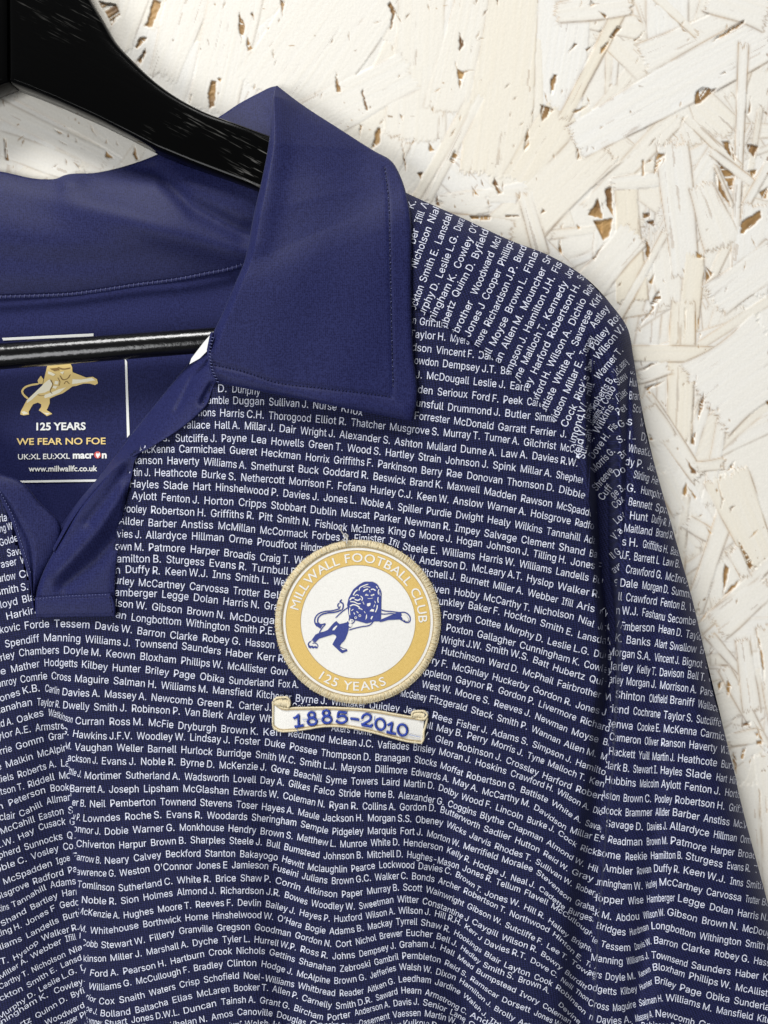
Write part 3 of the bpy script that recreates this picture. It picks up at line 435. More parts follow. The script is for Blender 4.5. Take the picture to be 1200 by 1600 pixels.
BODY_ROWS = """
B 165 95 n|205 102 Griffiths|385 125 
B 148 176 Taylor H.|385 200 Myers|500 220 
B 160 253 dson|303 270 Vincent F.|550 300 Dail|640 310 
B 150 328 Lowdon|340 350 Dempsey J.T.|680 390 Barry|800 400 
B 182 415 J.|247 420 McDougall|520 455 Leslie J.|735 478 Earle|860 495 
B 165 497 nden|310 515 Serioux|512 535 Ford F.|695 562 Peek|835 572 Carter|960 590 
A 148 122 D.|232 124 Dunphy|400 142 -|B 185 580 unsfull|370 605 Drummond J.|705 640 Butler|882 660 Simmons|1050 680 
A 58 190 Gamble|237 193 Duggan|448 200 Sullivan J.|705 218 Nurse|870 235 Knox|1000 262 -|B 175 655 Forrester|405 685 McDonald|665 720 Garratt|855 740 Ferrier|1030 760 J.|1070 765 
A -60 262 Simmons|160 265 Harris C.H.|447 280 Thorogood|720 300 Elliot R.|930 320 Thatcher|B 30 720 Musgrove S.|345 755 Murray T.|585 778 Turner A.|815 810 Gilchrist|1030 838 McCarthy|1200 870 
D 445 110 Wallace|655 112 Hall A.|830 115 Millar J.|A 508 355 Dair|633 368 Wright J.|862 390 Alexander S.|B 60 805 Ashton|248 830 Mullard|445 850 Dunne A.|683 875 Law A.|865 890 Davies R.W.|1135 935 
D 350 185 s.|425 188 Sutcliffe J.|695 190 Payne|A 345 415 Lea|460 430 Howells|680 447 Green T.|908 470 Wood S.|B 5 870 Hartley|198 895 Strain|357 915 Johnson J.|635 945 Spink|795 965 Millar A.|1005 1000 Shepherd|1195 1040 
D 215 255 McKenna|447 252 Carmichael|743 258 Gueret|A 403 495 Heckman|662 522 Horrix|828 540 Griffiths F.|1085 562 Parkinson|C 215 75 Berry|362 90 Rae|482 105 Donovan|717 140 Thomson D.|1020 185 Dibble C.|1240 240 
D 170 318 Ranson|377 320 Haverty|592 325 Williams A.|A 343 575 Smethurst|620 592 Buck|765 605 Goddard R.|1058 635 Beswick|C 148 142 Brand K.|367 165 Maxwell|582 195 Madden|797 238 Rawson|1008 278 McSpadden|1250 335 
D 100 388 Martin J.|303 390 Heathcote|578 398 Burke S.|A 283 642 Nethercott|565 662 Morrison F.|850 692 Fofana|1042 712 Hurley C.J.|C 190 225 Keen W.|402 252 Anslow|602 280 Warner A.|855 325 Holsgrove|1115 378 Radford|1270 412 
D 157 455 Hayles|355 463 Slade|528 470 Hart|A 135 700 Hinshelwood P.|530 735 Davies J.|768 760 Jones L.|987 780 Noble A.|C 77 290 Spiller|245 312 Purdie|417 335 Dwight|602 362 Healy|762 392 Wilkins|948 430 Tannahill|1170 475 Adams|1300 500 
D 172 525 Aylott|343 533 Fenton J.|A 68 778 Horton|270 788 Cripps|460 805 Stobbart|690 830 Dublin|870 850 Muscat|1063 868 Parker|C 118 370 Newman R.|412 412 Impey|583 442 Salvage|800 480 Clement|1020 522 Shand|1200 560 Bartley|1330 585 
D 110 600 Pooley|280 608 Robertson H.|A 107 853 Griffiths R.|388 870 Pitt|495 883 Smith N.|718 910 Fishlock|930 940 McInnes|C 22 428 King G|203 452 Moore J.|422 483 Hogan|598 510 Johnson J.|870 562 Tilling H.|1090 608 Jones F.|1290 645 
D 95 670 Allder|265 683 Barber|460 692 Anstiss|A 150 925 McMillan|395 950 McCormack|700 980 Forbes S.|948 1000 Fimister|1150 1012 Ifil|C 105 518 Steele E.|337 550 Williams|555 582 Harris W.|790 622 Williams|1003 665 Landells|1220 710 Burton|1350 740 
D 20 745 Davies J.|253 755 Allardyce|520 762 Hillman|A 213 1000 Orme|378 1020 Proudfoot|635 1045 Hindmarsh|850 1070 -|C 150 592 V.|205 600 Anderson D.|512 645 McLeary A.T.|832 705 Hyslop|1013 750 Walker R.|1290 810 W|1340 820 
D 20 820 Brown M.|267 828 Patmore|512 838 Harper|708 858 Broadis|920 885 Craig T.|1122 900 Watson|1300 915 -|C 190 670 Mitchell J.|445 705 Burnett|635 745 Miller A.|838 790 Webber|1038 840 Ifill|1125 862 Aris|1260 895 Kyle|1350 918 
D 40 895 Hamilton B.|372 898 Sturgess|622 918 Evans R.|872 945 Turnbull R.|1150 975 -|C 240 765 Niven|408 785 Hobby|580 815 McCarthy T.|875 888 Nicholson|1133 940 Nial|G 1025 85 Jinks|1120 105 
F 75 62 n|133 58 Duffy R.|365 68 Keen W.J.|643 85 Inns|775 100 Smith L.|1000 125 Webb|1120 140 -|C 285 838 Dunkley|490 865 Baker F.|700 910 Hockton|910 965 Smith E.|G 905 135 Lansdale|1120 185 
F 30 115 Hurley|208 133 McCartney|508 155 Carvossa|763 180 Trotter|943 200 Bell|1050 210 -|C 342 922 Forsyth|532 950 Cottee|703 990 Murphy D.|G 728 172 Leslie L.G.|1000 245 Durant|1150 278 
F 30 190 Hamberger|345 202 Legge|530 220 Dolan|703 242 Harris N.|945 268 Gray|1060 280 -|G 135 95 Poxton|317 132 Gallagher|565 195 Cunningham K.|943 308 Cowley|1110 350 
F 5 245 Wilson W.|287 275 Gibson|492 297 Brown N.|743 330 McDougald|1060 362 -|G 105 165 Wright J.W.|367 212 Smith W.S.|642 280 Batt|758 325 Hubertz|973 392 Quinn D.|1180 450 
F 75 318 an|165 335 Longbottom|487 367 Withington|770 400 Smith P.E.|1010 420 -|G 108 230 Hutchinson|383 295 Ward D.|583 350 McPhail|785 418 Fairbrother|1065 498 Woodward|1330 570 
E -75 428 Petkovic|143 387 Forde|315 375 Tessem|553 385 Davis W.|800 415 Barron|993 440 Clarke|F 582 457 Robey G.|835 482 Hasson|1010 500 -|G -90 250 Gregory F.|170 320 McGinlay|405 382 Huckerby|643 452 Gordon R.|893 545 Jones J|1075 595 
E 30 495 Spendiff|255 458 Manning|498 465 Williams J.|788 490 Townsend|F 462 505 Saunders|718 540 Haber|903 562 Kerr R.|1075 582 -|G -20 345 Appleton|190 398 Gaynor R.|440 460 Gordon P.|675 538 Livermore|920 632 Richardson|1180 715 
E -60 592 Hurley|112 548 Chambers|370 530 Doyle M.|618 548 Keown|F 217 565 Bloxham|457 590 Phillips W.|730 620 McAllister|983 648 Gow|1085 658 -|G -5 428 West W.|187 470 Moore S.|415 535 Reeves J.|655 610 Newman|868 700 Moyse|1053 760 Brown|1190 805 
E -30 662 ce|65 642 Mather|258 605 Hodgetts|475 612 Kilbey|655 632 Hunter|F 248 643 Briley|413 665 Page|568 682 Obika|738 705 Sunderland|1028 725 Fox A.|1150 732 -|G -130 480 McGahey|37 512 Fitzgerald|280 575 Stack|433 622 Smith P.|635 685 Wannan|825 770 Allen M.|1040 845 Mouncher|1250 905 
E -45 735 Conroy|120 702 Comrie|300 680 Cross|435 695 Maguire|662 708 Salman H.|F 342 735 Williams M.|643 762 Mansfield|900 785 Kitchener|U 228 1035 Byrne J.|440 1055 Whittaker|662 1078 Quigley|863 1100 Jessup|G 53 605 Rees|195 650 Fisher J.|402 705 Adams S.|640 775 Simpson J.|893 880 Hamilton|1100 955 
E -30 820 Jones K.B.|262 752 Carlin|360 772 Davies A.|610 785 Massey A.|F 283 805 Newcomb|553 832 Green R.|797 852 Carter J.|990 865 -|U 210 1085 Cox F.|330 1097 
G -20 655 Hall|78 680 May B.|257 725 Perry|400 765 Morris J.|610 840 Tyne|730 885 Malloch T.|973 985 Kennedy|1180 1050 
E -60 895 Shanahan|217 833 Taylor R.|365 850 Dwelly|547 862 Smith J.|F 168 870 Robinson P.|480 890 Van Blerk|730 912 Ardley|918 928 White|1060 938 -|U 440 1208 Akers|570 1222 Horne|680 1235 
G -30 715 W.|70 742 Glen|200 785 Robinson J.|485 868 Crossley|697 955 Harford|893 1035 Robertson|1150 1120 
E -60 975 Kidd A.|100 938 Oakes|283 895 Watkinson|437 940 Curran|637 948 Ross M.|F 267 952 McFie|440 970 Dryburgh|692 990 Brown K.|938 1008 Kerr|I 635 115 Redmond|873 152 Mclean J.C.|J 110 182 Vafiades|318 197 Brisley|468 220 Moran J.|680 280 Hoskins|887 345 Crawford H.|1160 450 Wilson A.|S 170 108 Dichio|280 145 
H -75 152 Taylor A.E.|208 85 Armstrong|368 72 
H 360 98 G.|422 115 Hawkins J.F.V.|800 132 Woodley W.|I 60 140 Lindsay J.|322 158 Foster|497 168 Duke|643 190 Possee|828 228 Thompson D.|J 95 258 Branagan|325 268 Stocks|475 300 Moffat|628 355 Robertson G.|945 440 Battiste|1127 515 White A.|S 125 185 Savage|260 230 
H -60 240 Currie|95 195 Gomm|285 140 Grant|380 128 
H 375 185 M.|435 195 Vaughan|683 200 Weller|863 208 Barnell|I 8 212 Hurlock|218 228 Burridge|445 240 Smith W.C.|703 280 Smith L.J.|945 315 Mayson|J 95 325 Dillimore|307 340 Edwards A.|548 390 May A.|720 450 McCarthy M.|1023 540 Davidson|S 35 225 Millar E.|220 285 
H -30 318 le|35 300 Malkin|222 240 McAlpine|385 200 
H 372 255 Jackson J.|592 278 Evans J.|822 282 Noble R.|I 5 285 Byrne D.|232 302 McKenzie J.|535 320 Gore|667 345 Beachill|855 385 Syme|1005 397 Towers|J 135 398 Laird|263 408 Martin D.|465 430 Dolby|598 482 Wood F.|800 545 Lincoln|983 615 Burke J.|1165 688 Cock|S 95 328 Rickis|235 375 
H -85 405 Daniels|105 360 Roberts A.|355 292 Lake|400 292 
H 375 325 Little J.|490 360 Mortimer|735 362 Sutherland A.|I 30 370 Wadsworth|315 382 Lovell|472 390 Day A.|637 408 Gilkes|785 440 Falco|932 465 Stride|J 35 470 Horne B.|232 478 Alexander G.|520 525 Coggins|707 590 Blythe|872 645 Chapman|1098 745 Almond W.|S 140 440 Hill|215 468 
H -65 475 Watson T.|165 418 Riddell|345 365 Moss|405 362 
H 408 440 Barrett A.|637 445 Joseph|840 442 Lipsham|I 20 440 McGlashan|315 457 Edwards W.|605 480 Coleman N.|875 535 Ryan R.|J 22 543 Collins A.|240 548 Gordon D.|475 560 Butterworth|728 668 Sadlier|912 735 Hutton|1078 808 Reid W.|S 45 468 Gray|180 520 
H -10 548 n|52 525 Peterson|295 440 Booker|420 430 
H 395 515 der B.|522 530 Neil|643 528 Pemberton|938 518 Townend|I 120 522 Stevens|333 532 Toser|480 545 Hayes A.|692 575 Maule|840 608 Jackson H.|J 52 612 Morgan S.S.|333 620 Obeney|513 645 Wicks|645 705 Jarvis|793 770 Rhodes T.|1033 858 Sullivan W.|S 70 555 Roberts|215 612 
H -75 615 Sinclair|115 588 Cahill|275 515 Allmark|420 488 
H 390 592 Guy P.|482 612 Lowndes|730 605 Roche S.|973 593 Evans R.|I 162 597 Woodards|422 608 Sheringham|708 645 Semple|893 690 Pidgeley|J 52 688 Marquis|243 688 Fort J.|398 700 Morton W.|610 770 Merrifield|835 848 Moralee|1038 920 Stevenson|S 65 648 Graham|215 700 
H 5 690 McCahill|230 608 Easton|398 568 Smith|440 568 
H 395 668 Connor J.|610 692 Dobie|778 682 Warner G.|I 0 668 Monkhouse|285 672 Hendry|472 688 Brown S.|687 722 Matthew L.|940 765 Munroe|J 72 758 White D.|262 755 Henderson|513 795 Kelly R.|668 865 Hodge J.|888 955 Neal J.|1053 1015 Cadette|S 25 695 Burgess|190 758 
H -20 775 L.W.|110 725 Hay|230 668 Cusack|405 632 Gunn|440 635 
H 445 762 Chiverton|695 772 Harpur|882 758 Brown B.|I 65 742 Sharples|292 745 Steele J.|508 757 Bull|610 778 Bumstead|843 832 Johnson B.|J 50 828 Mitchell D.|282 825 Hughes-Mason|605 900 Jones R.|800 980 Tellum|M 967 140 Flavell|1125 215 McCullough|T 285 215 
H -90 860 Shepherd|145 783 Sunnocks|392 715 Quinn|445 712 
H 425 835 Farrow B.|610 862 Neary|783 848 Calvey|970 825 Beckford|I 150 820 Stanton|353 822 Bakayogo|598 848 Hewitt|748 895 Mclaughlin|1007 910 Pearce|J 120 888 Lockwood|348 892 Davies C.|565 935 Brown T.|735 1042 Jones W.|M 965 225 Hill R.|1107 300 Halley|T 172 230 Brighton|310 310 
H -75 935 Dibble C.|187 838 Vosley|370 782 Coull|445 772 
H 420 925 Lawrence G.|700 935 Weston|903 905 O'Connor|I 100 892 Jones E|307 888 Jamieson|545 898 Fuseini|715 948 Julians|890 980 Brown G.C.|J 97 960 Walker C.|310 952 Bonds|465 975 Archer|M 610 130 Robertson T.|880 262 Northwood|1133 378 Hinton E.|T 245 355 Town|330 405 
H 22 985 McSpadden|333 865 Igoe|430 838 Ford|470 830 
K 450 98 Tomlinson|692 122 Sutherland C.|1037 78 White R.|L 212 68 Brice|357 64 Shaw P.|560 75 Corrin|732 125 Atkinson|950 160 Paper|M 50 142 Murray B.|260 118 Scott|393 128 Wainwright|632 220 Gibson W.|855 330 Sutcliffe F.|1098 450 Lee T.|T 170 348 Towne|300 445 
K -50 190 Holsgrove|195 85 Radford|400 20 Page|460 5 
K 475 190 Noble R.|708 198 Sion|840 178 Holmes|1037 148 Almond J.|L 240 138 Richardson J.R.|613 158 Bowes|770 208 Woodley W.|1053 228 Sweetman|M 228 188 Witter|372 196 Constantine J|660 310 Caygill|835 402 Wilson R.|1065 495 Bowry|T 138 400 Burditt|250 490 
K -60 260 Wilkins|72 220 Tannahill|297 105 Adams|445 80 
K 450 255 McKenzie A.|722 282 Hughes|925 248 Moore T.|L 95 220 Reeves F.|340 208 Devlin|503 214 Bailey J.|700 262 Hayes P.|905 302 Huxford|M 45 285 Wilson A.|235 255 Wilson J.|443 268 Hill R.H.|617 335 Kerr J|733 425 Davies R.T.|1003 535 Dove C.|T 117 440 Neill|192 500 Thomas|300 580 
K 10 330 Shand|183 235 Bartley|365 155 Harris|475 140 
K 460 352 M.|525 368 Whitehouse|838 335 Borthwick|1085 298 Horne|L 193 286 Hinshelwood W.|573 295 O'Hara|735 345 Bogie|878 374 Adams B.|M 55 350 Mackay|220 320 Tyrrell|363 322 Shaw R.|555 375 Hookings|733 495 Blair|848 562 Layton|1025 635 Cook|T 90 480 Robinson|245 620 
K -60 410 Tilling H.|152 325 Jones F|352 225 Geddis|480 200 
K 475 440 Cobb|590 455 Stewart W.|877 418 Fillery|L 0 375 Granville|220 357 Gregson|440 350 Goodman|675 395 Gordon N.|915 450 Cort|1035 438 Nichol|M 125 405 Brewer|278 385 Eucher|453 400 Bell J.|595 460 Hedley|725 560 Smith S.|932 650 Brown A.|1115 725 -|T 105 565 Devine|215 670 
K -80 500 Williams|157 400 Landells|372 295 Burton|500 260 
K 440 535 Atkinson|645 532 Miller J.|858 498 Marshall A.|L 78 445 Dyche|252 425 Tyler L.|437 422 Hurrell W.P.|705 475 Ross R.|895 520 Johns|M 5 508 Dempsey J.|240 455 Graham J.|475 465 Hall|577 515 Mead|685 595 Bumpstead|940 730 Ivory|1075 800 Coleman|T 170 670 
K -50 565 A.T.|80 530 Hyslop|250 415 Walker R.|465 345 
K 470 595 H.|522 615 Ford A.|720 610 Pearson H.|1000 552 Hartburn|L 173 502 Crook|333 490 Nichols|525 495 Gettins|697 545 Shanahan|940 595 Zebroski|M 95 557 Gambril|255 520 Pembleton|500 552 Reid S.|650 640 Ramscar|835 765 Dorsett|1025 845 Jones W.|1190 925 
K 0 640 Miller A.|187 520 Webber|387 420 Ifill|465 400 Aris|520 380 
K 475 675 I.|515 692 Williams G.|797 668 McCullough F.|L 85 592 Bradley|280 565 Clinton|478 564 Hodge J.|685 618 McAlpine|905 665 Brown G.|M 70 635 Jefferies|240 585 Walsh W.|450 608 Dixon|587 655 Hamilton J.|790 815 Brolly|933 895 Ackerman|1150 1000 
K -60 730 McCarthy T.|190 600 Nicholson|408 495 Nial|500 455 
K 475 735 Prior|575 782 Cox|698 778 Snaith|877 738 Waters|1053 690 Crisp|L 145 660 Schofield|375 634 Noel-Williams|693 690 Whitbread|937 738 Reader|M 55 718 Aitken G.|235 658 Leedham|445 668 Jardine|610 740 Walsh J.|762 880 Thompson|980 1010 
K -70 800 Hockton|162 690 Smith E.|360 575 Lansdale|540 500 
K 480 810 Boe J.|583 852 Bolland|792 838 Baltacha|1010 780 Elias|L 105 745 McLaren|320 710 Booker T.|543 710 Allen P.|715 760 Carnelly|915 812 Smith D.R.|M 105 765 Saward|250 722 Hearn|388 730 Armstrong C.|650 855 Anderson|900 985 
K -5 875 Murphy D.|232 715 Leslie L.G.|475 590 Durant|560 560 
K 490 890 Romney|610 915 Stuart|770 895 Jones D.W.L.|L 25 842 Duncan|247 790 Tainsh A.|470 778 Grant G.|668 820 Bircham|865 880 Porter|M -20 853 Anderson A.|205 798 Davis J.|375 790 Senior|532 840 Lane|640 900 Cox|760 985 
K -90 965 Cunningham K.|320 725 Cowley|490 665 
L -70 930 Whelan N.|190 880 Amos|340 850 Canoville|568 860 Douglas|762 915 Gordon|M 5 915 Casement|203 865 Vaessen|385 855 Martin W.|590 910 James|720 970 
K -10 985 Hubertz|212 870 Quinn D.|420 750 Byfield|540 700 
L 290 928 Jones F.|385 920 Welsh|545 918 Harris|700 960 -|M 200 935 Aslan|265 918 Kulkov|423 920 Bright|560 970 
K 60 1005 Fairbro|270 910 Woodward|500 800 
K 360 925 Cooper|472 870 Phillips|600 820 
V -60 470 Gerla|47 455 
V -30 535 King W.|90 505 
V 0 615 Golder|130 575 
V -20 690 t|45 680 Savage|200 650 
V -40 760 Fraser|130 725 Wood|250 700 
V -40 845 Barlow|120 815 Clark|280 780 
V -25 925 Smith S.|180 885 
V -30 1010 Lloyd|140 970 Black|280 935 
V -15 1090 .|40 1075 Harkins|260 1025 
V -40 1175 Sto|0 1160 -|20 1150 
"""
SLEEVE_ROWS = """
P 820 118 J.|860 130 
P 815 215 Hunt|900 225 
P 812 318 Brand|925 330 
P 840 418 Scott|935 430 
P 795 520 s|900 530 Mills|980 545 
P 808 630 L.|905 640 Dyer|1010 660 
P 805 728 Wheatley|1010 772 
P 780 830 dy P.|955 868 Jones|1060 905 
P 845 932 Stirling|985 970 Henry|1090 1008 
P 770 1035 .G.|903 1055 Humphries|1115 1115 
P 805 1145 Bennett|1015 1190 Spratt|1165 1230 
Q 415 255 Hunt|587 280 Duffy R.|720 315 Kerr|800 335 
Q 372 352 Maitland|620 388 Brand R.|775 420 King|860 440 
Q 355 460 s H.|518 478 Griffiths H.|735 528 Bassett|860 560 
Q 340 562 J.F.|448 578 Barrett L|675 612 Law B.|830 642 Coe|900 655 
Q 385 674 Crawford G.|695 728 McInroy|890 768 
Q 340 782 Dale|513 800 Morgan D.|742 842 Summers|950 885 
Q 325 888 ll|387 895 Crawford|657 932 Fenton B.|880 972 Vale|970 990 
Q 310 998 n W.J.|513 1012 Fashanu|713 1055 Secombe|935 1085 
Q 315 1095 l|342 1108 Emberson|640 1138 Hean D.|853 1180 Taylor|1000 1208 
Q 300 1208 K.|387 1225 Banks|612 1252 Alart|728 1272 Swallow|963 1305 Bell|1060 1325 
R 125 100 Morgan S.A.|437 140 Vincent J.|623 165 Bignot|778 190 Shaw|860 205 
R 115 195 Harley|320 217 Kelly T.|470 240 Davison|657 255 Bell T.|800 280 Coe|880 295 
R 105 282 Harley|247 300 Morgan J.|472 325 Morrison A.|742 362 Parsons|900 392 
R 175 387 Shinton|402 415 Oldfield|540 425 Braniff|728 450 Wallace|870 482 
R 95 478 Friend|295 500 Cochrane|497 525 Taylor S.|717 552 Sutcliffe J.|930 588 
R 110 578 Renwa|322 605 Cooke E.|497 617 McKenna|745 643 Carmichael|1000 692 
R 135 670 Cameron|372 700 Oliver|480 710 Ranson|668 724 Haverty|880 755 Williams|1030 785 
R 130 768 Hackett|332 795 Yuill|422 803 Martin J.|592 814 Heathcote|883 852 Burke S.|1040 882 
R 85 855 Clark B.|295 888 Stewart I.|477 895 Hayles|645 912 Slade|850 940 Hart|940 958 Hinshel|1060 980 
R 105 958 Hobbins|340 985 Malcolm|483 988 Aylott|638 1002 Fenton J.|908 1042 Horton|1040 1065 
R 80 1055 Aston|228 1082 Brown C.|440 1087 Pooley|573 1093 Robertson H.|935 1142 Griffiths|1090 1172 
S 190 110 Adcock|362 132 Brammer|540 130 Allder|637 130 Barber|820 162 Anstiss|995 192 McMillan|1150 220 
S 248 195 Savage D.|490 216 Davies J.|622 210 Allardyce|878 258 Hillman|1035 285 Orme|1115 298 
S 215 262 e|257 282 Readman|488 303 Brown M.|625 296 Patmore|862 345 Harper|1022 368 Broadis|1160 388 
S 160 355 nsome|362 390 Reekie|512 385 Hamilton B.|715 385 Sturgess|957 440 Evans R.|1112 462 Tur|1200 475 
S 232 455 Ambler|432 475 Rowan|530 460 Duffy R.|700 468 Keen W.J.|975 530 Inns|1070 548 Smith L|1200 565 
S 150 530 Cunningham W.|487 558 Hurley|562 540 McCartney|835 592 Carvossa|1065 635 Trotter|1160 652 Bell|1230 668 
S 160 625 Hopper|380 650 Wise|490 640 Hamberger|667 632 Legge|853 680 Dolan|1018 715 Harris N.|1200 748 
S 150 705 ck M.|308 745 Abdou|470 735 Wilson W.|607 715 Gibson|808 760 Brown N.|1047 805 McDougald|1280 852 
S 190 790 Bridges|390 832 Hurdman|515 795 Longbottom|795 852 Withington|1065 895 Smith P.|1230 922 
S 165 865 le|215 893 Tessem|420 918 Davis W.|530 880 Barron|690 912 Clarke|883 950 Robey G.|1113 995 Hasson|1260 1022 
T 275 335 Manning|465 358 Williams J.|592 325 Townsend|797 375 Saunders|1027 415 Haber|1170 437 Kerr|1260 452 
T 235 400 Peers|350 435 Doyle M.|530 425 Keown|600 390 Bloxham|783 430 Phillips W.|1027 490 McAllister|1240 532 
T 225 478 Hodgetts|433 515 Kilbey|535 492 Hunter|610 458 Briley|735 490 Page|873 530 Obika|1020 560 Sunderland|1260 607 
T 260 570 Cross|390 600 Maguire|530 575 Salman H.|667 548 Williams M.|927 608 Mansfield|1140 650 Kitch|1240 670 
T 265 640 n|303 655 Davies A.|510 655 Massey A.|612 630 Newcomb|835 680 Green R.|1050 722 
T 330 735 Smith J.|540 695 Robinson P.|735 700 Van Blerk|960 745 Ardley|1150 780 
"""
YOKE_ROWS = """
N 28 138 K.|55 70 
N 42 412 ber|88 250 Ifill|130 135 Aris|190 20 
N 52 600 Nicholson|187 250 Nial|240 125 
N 45 930 ockton|125 712 Smith E.|245 415 Lansdale|350 140 
N 110 975 urphy D.|250 680 Leslie L.G.|395 310 Durant|450 170 
N 190 1010 ningham K.|390 605 Cowley|510 330 O'Connor|600 120 
N 290 1065 ubertz|375 830 Quinn D.|530 530 Byfield|620 300 
N 360 1150 irbrother|525 810 Woodward|680 450 McLeod|770 260 
N 470 1140 Jones J|610 850 Cooper|735 585 Phillips|820 380 
N 540 1215 more|625 1060 Richardson J.P.|860 555 Burdett|950 360 
O 10 705 all|65 610 Moyse|190 355 Brown L.|N 938 640 Finlay|1030 425 
O 85 785 nan|160 630 Allen M.|310 330 Mouncher|N 1085 570 Smith|1150 420 
O 185 830 impson J.|335 505 Hamilton J.H.|555 40 Fisher|640 -130 
O 230 930 Tyne|315 755 Malloch T.|490 405 Kennedy|655 80 Jones|720 -50 
O 310 980 lley|390 830 Harford|520 550 Robertson H.|755 95 Smith|800 10 
O 395 1055 wford H.|520 775 Wilson A.|685 450 Dichio|800 215 Robson|895 70 
O 460 1130 attiste|565 910 White A.|710 610 Savarese|850 310 Kirkup|970 150 
O 540 1205 vidson|645 980 Millar E.|775 690 Torpey|850 540 
O 845 468 Astley|985 290 Wood|1050 220 
P 325 545 Cock|430 335 Rickis|520 110 Shaw|550 20 
O 840 640 Pulley|985 455 Ross|1085 345 
P 375 720 Almond W.|510 300 Hill|545 200 
O 875 715 Wilson W.|1100 450 
P 425 790 Reid W.|505 480 Gray|540 380 
O 880 870 Warner T.|1075 640 
P 465 790 Sullivan|535 560 
P 550 402 Roberts B.|720 140 McLeary|815 30 
P 530 530 Jenkins J.|640 365 Cobb|730 215 Stew|810 150 
P 575 592 Wilkins|722 355 Miller|812 270 
P 515 665 s.|550 620 
P 535 792 Dove H.|690 580 Fis|730 530 
P 730 448 Pet|808 398 
P 545 895 Morris G.|710 730 
P 750 548 G.|805 505 
P 560 1040 Shreeve|700 880 
P 735 668 S.|790 635 
P 610 1115 Cuff|690 1010 
P 755 790 Br|805 745 
P 710 930 Do|795 880 
P 690 1095 ge B.|790 1020 
P 705 1178 Cox|785 1110 
P 720 1298 Lov|795 1230 
Q 310 422 Wa|372 350 
Q 290 572 ll G.|368 510 
Q 300 682 ays|368 630 
Q 310 788 S|348 775 
"""
# ------------------------------------------------------------------ painted strand board behind everything
STEP = 1.6
GX = np.arange(-400, 1500, STEP); GY = np.arange(-260, 1950, STEP)
XX, YY = np.meshgrid(GX, GY)
def vnoise(shape, cells, seed):
    r = np.random.RandomState(seed); g = r.rand(cells[0] + 2, cells[1] + 2)
    y = np.linspace(0, cells[0], shape[0]); x = np.linspace(0, cells[1], shape[1])
    yi = y.astype(int); xi = x.astype(int); fy = (y - yi)[:, None]; fx = (x - xi)[None]
    fy = fy * fy * (3 - 2 * fy); fx = fx * fx * (3 - 2 * fx)
    a = g[yi][:, xi]; b = g[yi][:, xi + 1]; c = g[yi + 1][:, xi]; d = g[yi + 1][:, xi + 1]
    return (a * (1 - fx) + b * fx) * (1 - fy) + (c * (1 - fx) + d * fx) * fy
TN = 512
STREAK = 0.55 * vnoise((TN, TN), (180, 9), 3) + 0.3 * vnoise((TN, TN), (250, 22), 4) + 0.15 * vnoise((TN, TN), (250, 90), 5)
FINE = 0.5 * vnoise(XX.shape, (300, 240), 8) + 0.5 * vnoise(XX.shape, (620, 480), 9)
MID = 0.6 * vnoise(XX.shape, (46, 36), 10) + 0.4 * vnoise(XX.shape, (130, 100), 11)
BH = -0.25 + 0.12 * (MID - 0.5)          # relief in mm
BP = np.ones(XX.shape)                   # how much paint covers the wood
BT = np.full(XX.shape, 0.5)              # paint tone
def strand(x1, y1, x2, y2, wd, lift, tone, seed, ragged=6.0, wear=0.5):
    r = np.random.RandomState(seed)
    L = math.hypot(x2 - x1, y2 - y1); ux, uy = (x2 - x1) / L, (y2 - y1) / L
    m = wd + 20
    i0 = np.searchsorted(GX, min(x1, x2) - m); i1 = np.searchsorted(GX, max(x1, x2) + m)
    j0 = np.searchsorted(GY, min(y1, y2) - m); j1 = np.searchsorted(GY, max(y1, y2) + m)
    if i1 <= i0 or j1 <= j0: return
    s = (slice(j0, j1), slice(i0, i1)); x = XX[s]; y = YY[s]
    a = (x - x1) * ux + (y - y1) * uy; b = -(x - x1) * uy + (y - y1) * ux
    ox, oy = r.randint(0, TN, 2)
    ia = (a * 0.35 + ox).astype(int) % TN; ib = (b * 0.9 + oy).astype(int) % TN
    n = STREAK[ib, ia]
    hw = wd / 2 * (1 + 0.10 * np.sin(a / L * 4 + r.rand() * 6) + 0.12 * (a / L - 0.5) * (r.rand() - 0.5) * 4)
    rag = ragged * (STREAK[(b * 1.7 + oy * 3).astype(int) % TN, ox] - 0.5) * 3
    e = np.minimum(np.minimum(a + rag, L - a + rag), hw - np.abs(b) + 1.6 * (n - 0.5))
    k = e > 0
    tilt = (r.rand() - 0.5) * 0.10 * b / (wd / 2) + (r.rand() - 0.5) * 0.10 * (a / L - 0.5)
    lip = np.clip(e / 3.0, 0, 1)
    hn = lift + tilt + 0.09 * (n - 0.5) - 0.055 * (1 - lip) ** 2
    BH[s] = np.where(k, hn, BH[s] - 0.06 * np.exp(-np.clip(-e, 0, 99) / 2.5))
    edge = np.exp(-np.abs(e) / 1.5)
    wr = wear * edge * np.clip((MID[s] - 0.33) * 4.5 + (n - 0.5) * 3, 0, 1)
    gr = np.clip((0.30 - n) * 5, 0, 0.35)
    BP[s] = np.where(k, 1 - np.clip(wr + gr * (MID[s] > 0.5), 0, 1), np.minimum(BP[s], 1 - wr * 0.9))
    BT[s] = np.where(k, tone + 0.25 * (n - 0.5), BT[s])
